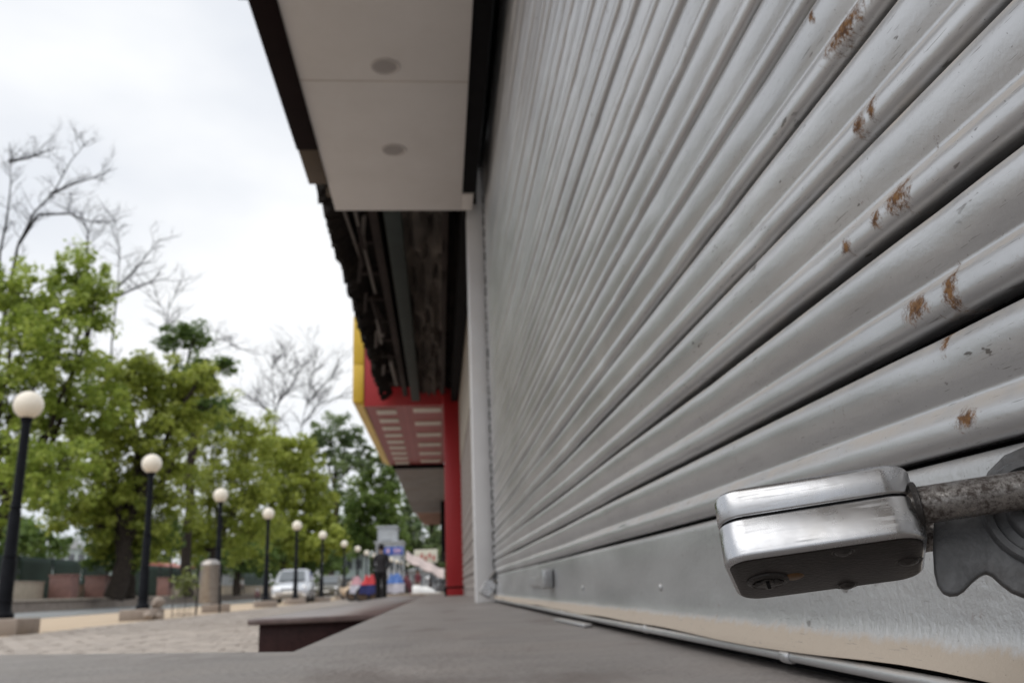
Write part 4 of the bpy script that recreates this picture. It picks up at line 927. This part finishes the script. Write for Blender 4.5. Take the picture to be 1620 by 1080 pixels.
# ------------------------------------------------------------------ people
M['skin'] = mat('skin', (.30,.18,.125), .6); M['hair'] = mat('hair', (.010,.009,.009), .6, spec=.2)
def person(label, shirt, trousers, loc, rz, pose='stand', h=1.72):
    t = thing('person', label, 'person', loc, rz)
    J = {}; E_ = []; R_ = {}
    def j(n, p, r, par=None):
        J[n] = (Vector(p), r)
        if par: E_.append((par, n))
    j('pel', (0,0,.95), (.17,.125)); j('waist', (0,.0,1.08), (.145,.105), 'pel'); j('chest', (0,.01,1.28), (.185,.125), 'waist'); j('uch', (0,.005,1.40), (.13,.095), 'chest')
    j('neck', (0,-.005,1.48), (.055,.058), 'uch'); j('head0', (0,-.01,1.54), (.062,.075), 'neck'); j('head1', (0,-.015,1.62), (.078,.095), 'head0'); j('head2', (0,-.01,1.69), (.062,.075), 'head1')
    for s, n in ((-1,'l'),(1,'r')):
        fw = .05*s if pose == 'walk' else .02*s
        j('hip'+n, (s*.09,0,.90), (.10,.105), 'pel'); j('knee'+n, (s*.105,-.01-fw*2,.50), (.088,.09), 'hip'+n); j('ank'+n, (s*.11,.03-fw*3,.10), (.070,.072), 'knee'+n); j('toe'+n, (s*.135,-.13-fw*3,.045), (.042,.03), 'ank'+n)
        j('sho'+n, (s*.185,.005,1.385), (.066,.066), 'uch'); 
        if pose == 'walk': el, wr = (s*.24,.03,1.10), (s*.25,-.08*(1+s*.5),.86)
        else: el, wr = (s*.235,.03,1.11), (s*.15,-.20,1.04)
        j('elb'+n, el, (.048,.048), 'sho'+n); j('wri'+n, wr, (.031,.029), 'elb'+n)
        d = (Vector(wr)-Vector(el)).normalized(); sd_ = Vector((1,0,0))-d*d.x; sd_.normalize(); up = d.cross(sd_)
        j('pal'+n, Vector(wr)+d*.075, (.036,.018), 'wri'+n)
        for k in range(4):
            q = Vector(wr)+d*.10+sd_*(.030-.02*k); j('f%d%s'%(k,n), q, (.0095,.0095), 'pal'+n); j('g%d%s'%(k,n), q+d*(.045+.01*(k in (1,2)))+up*.012, (.0085,.0085), 'f%d%s'%(k,n))
        q = Vector(wr)+d*.035-sd_*s*.032; j('t0'+n, q, (.011,.011), 'wri'+n); j('t1'+n, q+d*.035-sd_*s*.02, (.009,.009), 't0'+n)
    names = list(J); me = bpy.data.meshes.new('body'); me.from_pydata([tuple(J[n][0]) for n in names], [(names.index(a), names.index(b_)) for a, b_ in E_], [])
    o = bpy.data.objects.new('body_src', me); col.objects.link(o)
    o.modifiers.new('skin', 'SKIN'); sv = me.skin_vertices[0].data if me.skin_vertices else None
    if sv is None:
        bm = bmesh.new(); bm.from_mesh(me); bm.verts.layers.skin.verify(); bm.to_mesh(me); bm.free(); sv = me.skin_vertices[0].data
    for i, n in enumerate(names): sv[i].radius = J[n][1]; sv[i].use_root = (n == 'pel')
    o.modifiers.new('sub', 'SUBSURF').levels = 2
    bpy.context.view_layer.update(); dg = bpy.context.evaluated_depsgraph_get()
    m2 = bpy.data.meshes.new_from_object(o.evaluated_get(dg)); bpy.data.objects.remove(o)
    m2.materials.clear()
    for q in (shirt, trousers, M['skin'], M['tyre']): m2.materials.append(q)
    for f_ in m2.polygons:
        c = f_.center; r = (abs(c.x) > .13 and c.z < 1.2) or (c.y < -.125 and .9 < c.z < 1.2)
        f_.material_index = 3 if c.z < .085 else (2 if c.z > 1.475 or (r and (c-J['wril'][0]).length < .2 and c.y < J['wril'][0].y+.03) or (r and (c-J['wrir'][0]).length < .2 and c.y < J['wrir'][0].y+.03) else (1 if c.z < .93 else 0)); f_.use_smooth = True
    o = bpy.data.objects.new('body', m2); col.objects.link(o); o.parent = t
    # hair cap, nose, ears, eyes
    hb = MB().sphere((0,.012,1.655), .105, 18, 12, 1.02); hb.v = [(x*.84, y*(1.0 if y > 0 else .86), z) for x,y,z in hb.v if True]
    hb2 = [(x,y,z) if z > 1.60+(.075 if y < -.03 else 0) else (x*.86, max(y,-.02)*.9, max(z, 1.575)) for x,y,z in hb.v]; hb.v = hb2
    hb.build('hair', M['hair'], t, smooth=True)
    MB().loft([[(-.008,-.103,1.64),(.008,-.103,1.64),(.008,-.09,1.64),(-.008,-.09,1.64)],[(-.016,-.122,1.605),(.016,-.122,1.605),(.016,-.09,1.605),(-.016,-.09,1.605)]]).build('nose', M['skin'], t)
    for s in (-1,1):
        MB().sphere((s*.082,.0,1.63), .026, 8, 6, 1.2).xf(Matrix.Identity(4)).build('ear', M['skin'], t, smooth=True); MB().sphere((s*.031,-.100,1.645), .011, 8, 6).build('eye', M['hair'], t)
    MB().box(-.022,.022,-.106,-.095,1.575,1.582).build('mouth', mat('lip', (.22,.09,.075), .6), t)
    MB().box(-.16,.16,-.118,.118,.925,.955).build('belt', M['tyre'], t, bevel=.02)
    t.scale = (h/1.76,)*3
    return t
p = onY(603, 945, 28)
person('man in dark grey shirt and black trousers standing with his back turned, centre', mat('charcoal_shirt', (.035,.033,.036), .9, spec=.1), mat('black_trousers', (.016,.015,.016), .9, spec=.1), (p.x, p.y, 0), math.radians(172), 'stand', 1.78)
p = onX(383, 930, -20.8)
person('distant person in pale shirt on the far terrace between third and fourth lamps', mat('pale_shirt', (.55,.54,.55), .9), mat('grey_trousers', (.08,.08,.09), .9), (p.x, p.y, ZT), math.radians(60), 'walk', 1.7)
p = onY(661, 930, 62)
person('distant person in maroon beside the white sacks', mat('maroon_shirt', (.14,.03,.04), .9), mat('brown_trousers', (.06,.045,.04), .9), (p.x, p.y, 0), math.radians(-40), 'walk', 1.68)

# ------------------------------------------------------------------ street vendors' goods
M['cred'] = mat('red_cloth', (.42,.03,.035), .8, 0, .2, 3); M['cnavy'] = mat('navy_cloth', (.025,.03,.12), .85, 0, .2, 3)
M['cblue'] = mat('blue_tarp', (.04,.12,.36), .5, 0, .15, 3); M['clav'] = mat('pale_sheet', (.52,.51,.57), .8, 0, .1, 3)
M['cwhite'] = mat('white_sack', (.66,.65,.63), .8, 0, .1, 4); M['cmaroon'] = mat('maroon_bag', (.10,.018,.025), .7, 0, .2, 4)
M['wood'] = mat('cart_wood', (.10,.065,.04), .8, 0, .3, 6)
def cart(label, px0, px1, pyt, Y, top_m, skirt_m, seed):
    a = onY(px0, 930, Y); c = onY(px1, 930, Y); zt = onY((px0+px1)/2, pyt, Y).z; w_ = c.x-a.x
    t = thing('vendor_cart', label, 'cart', ((a.x+c.x)/2, Y, 0)); h = zt
    MB().box(-w_/2, w_/2, -.5, .5, h*.55, h*.62).build('deck', M['wood'], t, bevel=.01)
    for sx in (-1,1):
        for sy in (-.42,.42):
            wl = MB().lathe([(.20,-.03),(.26,-.035),(.28,0),(.26,.035),(.20,.03)], 20, cap=False).xf(Matrix.Translation((sx*w_*.36,sy,.28)) @ Matrix.Rotation(math.pi/2,4,'X')).build('wheel', M['tyre'], t, smooth=True)
            MB().lathe([(.01,-.02),(.20,-.012),(.20,.012),(.01,.02)], 16).xf(Matrix.Translation((sx*w_*.36,sy,.28)) @ Matrix.Rotation(math.pi/2,4,'X')).build('hub', M['wood'], wl)
            MB().box(sx*w_*.42-.03, sx*w_*.42+.03, sy-.03, sy+.03, .2, h*.55).build('leg', M['wood'], t)
    rg = random.Random(seed); n = 28; rows = []
    per = [(-w_/2-.02,-.52),(w_/2+.02,-.52),(w_/2+.02,.52),(-w_/2-.02,.52)]
    def edge(q):
        e = int(q*4) % 4; f_ = q*4-int(q*4); x0,y0 = per[e]; x1,y1 = per[(e+1)%4]; return x0+(x1-x0)*f_, y0+(y1-y0)*f_
    for z, o_ in ((h*.30,.05),(h*.45,.03),(h*.62,.0),(h*.625,-.02)):
        rows.append([(edge(k/n)[0]*(1+o_*math.sin(k*2.1+seed)), edge(k/n)[1]*(1+o_*math.cos(k*1.7)), z+(.03*math.sin(k*1.3) if z < h*.4 else 0)) for k in range(n)])
    b = MB(); b.loft(rows); b.build('skirt_cloth', skirt_m, t, smooth=True)
    b = MB(); nx = 12
    b.loft([[(-w_/2+w_*i/nx, -.5+1.0*q/8, h*.63+(h*.37)*(.75+.25*math.sin(i*1.3+seed+q*.8))*min(1, 4*i/nx, 4*(nx-i)/nx, q*.9+.02, (8-q)*.9+.02)) for i in range(nx+1)] for q in range(9)], closed=False)
    b.build('heaped_goods', top_m, t, smooth=True)
    return t
cart('vendor cart with red goods and navy skirt left of the man in dark clothes', 572, 598, 908, 33, M['cred'], M['cnavy'], 1)
cart('vendor cart under pale sheet with blue tarp right of the man in dark clothes', 611, 640, 906, 33.5, M['cblue'], M['clav'], 2)
cart('vendor cart heaped with pale and pink cloth left of the red cart', 556, 573, 910, 40, mat('pink_cloth', (.48,.26,.29), .8), M['clav'], 3)
def sack(label, px, py, Y, s, m, seed):
    rg = random.Random(seed); p = onY(px, py, Y); b = MB().sphere((0,0,.5), .5, 14, 10)
    b.v = [(x*(1+.25*math.sin(4*z+seed))*rg.uniform(.94,1.06), y*rg.uniform(.92,1.08), max(0,z)*.8*(1+.15*math.sin(3*x+seed))) for x,y,z in b.v]
    t = thing('sack', label, 'sack', (p.x, Y, 0)); t.scale = s
    MB.build(b, 'bag', m, t, smooth=True)
    MB().lathe([(.10,.78),(.05,.84),(.09,.92),(.02,.93)], 10).build('tied_neck', m, t, smooth=True)
sack('white sack lying right of the blue tarp cart', 657, 930, 38, (1.0,.8,.62), M['cwhite'], 1)
sack('larger white sack between the cart and the dark scooter', 672, 930, 38.6, (1.25,.8,.55), M['cwhite'], 2)
sack('maroon bag leaning at the right end of the blue tarp cart', 645, 930, 33.6, (.42,.5,1.05), M['cmaroon'], 3)
sack('small white bundle on the ground by the red pillar', 684, 930, 40, (.8,.7,.4), M['cwhite'], 4)
sack('beige sack beside the parked beige scooter', 556, 935, 47, (.9,.8,1.0), mat('beige_sack', (.5,.38,.27), .9), 5)
# brown kerb step across the pavement end
a = onY(614, 940, 31.5); c = onY(706, 940, 31.5)
ks = thing('stone_step', 'low brown stone step on the pavement right of the man', 'step', ((a.x+c.x)/2, 31.5, 0)); w_ = c.x-a.x
MB().box(-w_/2, w_/2, -.25, .25, 0, .20).build('riser', M['planter'], ks, bevel=.01); MB().box(-w_/2-.03, w_/2+.03, -.29, .29, .20, .26).build('tread', M['coping'], ks, bevel=.01)
# market awning: sloping fabric on poles
M['fabric'] = mat('pink_white_fabric', (.50,.41,.38), .8, 0, .2, 1.2)
a = onY(642, 884, 70); c = onY(703, 905, 70); wdt = c.x-a.x
aw = thing('market_awning', 'long sloping pinkish white market awning left of the red pillar', 'awning', (a.x, 70, 0))
def awn(y0, z0, z1, name, m):
    b = MB(); b.loft([[(wdt*i/16, y0+2.5*q/5, z0+(z1-z0)*i/16+.75*q/5-.15*math.sin(math.pi*((i*3/16) % 1))) for q in range(6)] for i in range(17)], closed=False)
    o = b.build(name, m, aw, smooth=True); o.modifiers.new('s','SOLIDIFY').thickness = .03
awn(0, a.z, c.z-.4, 'fabric', M['fabric'])
for k in range(4):
    x = wdt*k/3; MB().tube([(x,.05,0),(x,.05,a.z+(c.z-.4-a.z)*k/3)], .05, 8).build('pole', M['lamppost'], aw)
a = onY(655, 885, 84); c = onY(692, 868, 84)
ab = thing('hoarding', 'cream hoarding board with small red marks above the market awning', 'hoarding', (a.x, 84, 0)); W_ = c.x-a.x
MB().box(0, W_, 0, .12, a.z-.3, c.z).build('board', mat('cream_board', (.62,.60,.50), .6, 0, .08, 1), ab, bevel=.02)
for k in range(5): MB().box(W_*(.12+.17*k), W_*(.20+.17*k), -.02, -.002, a.z-.1+.2*(k % 2), a.z+.35+.2*(k % 2)).build('mark', M['cred'], ab)
for x in (.2, W_-.2): MB().tube([(x,.2,0),(x,.2,c.z-.1)], .06, 8).build('post', M['lamppost'], ab)
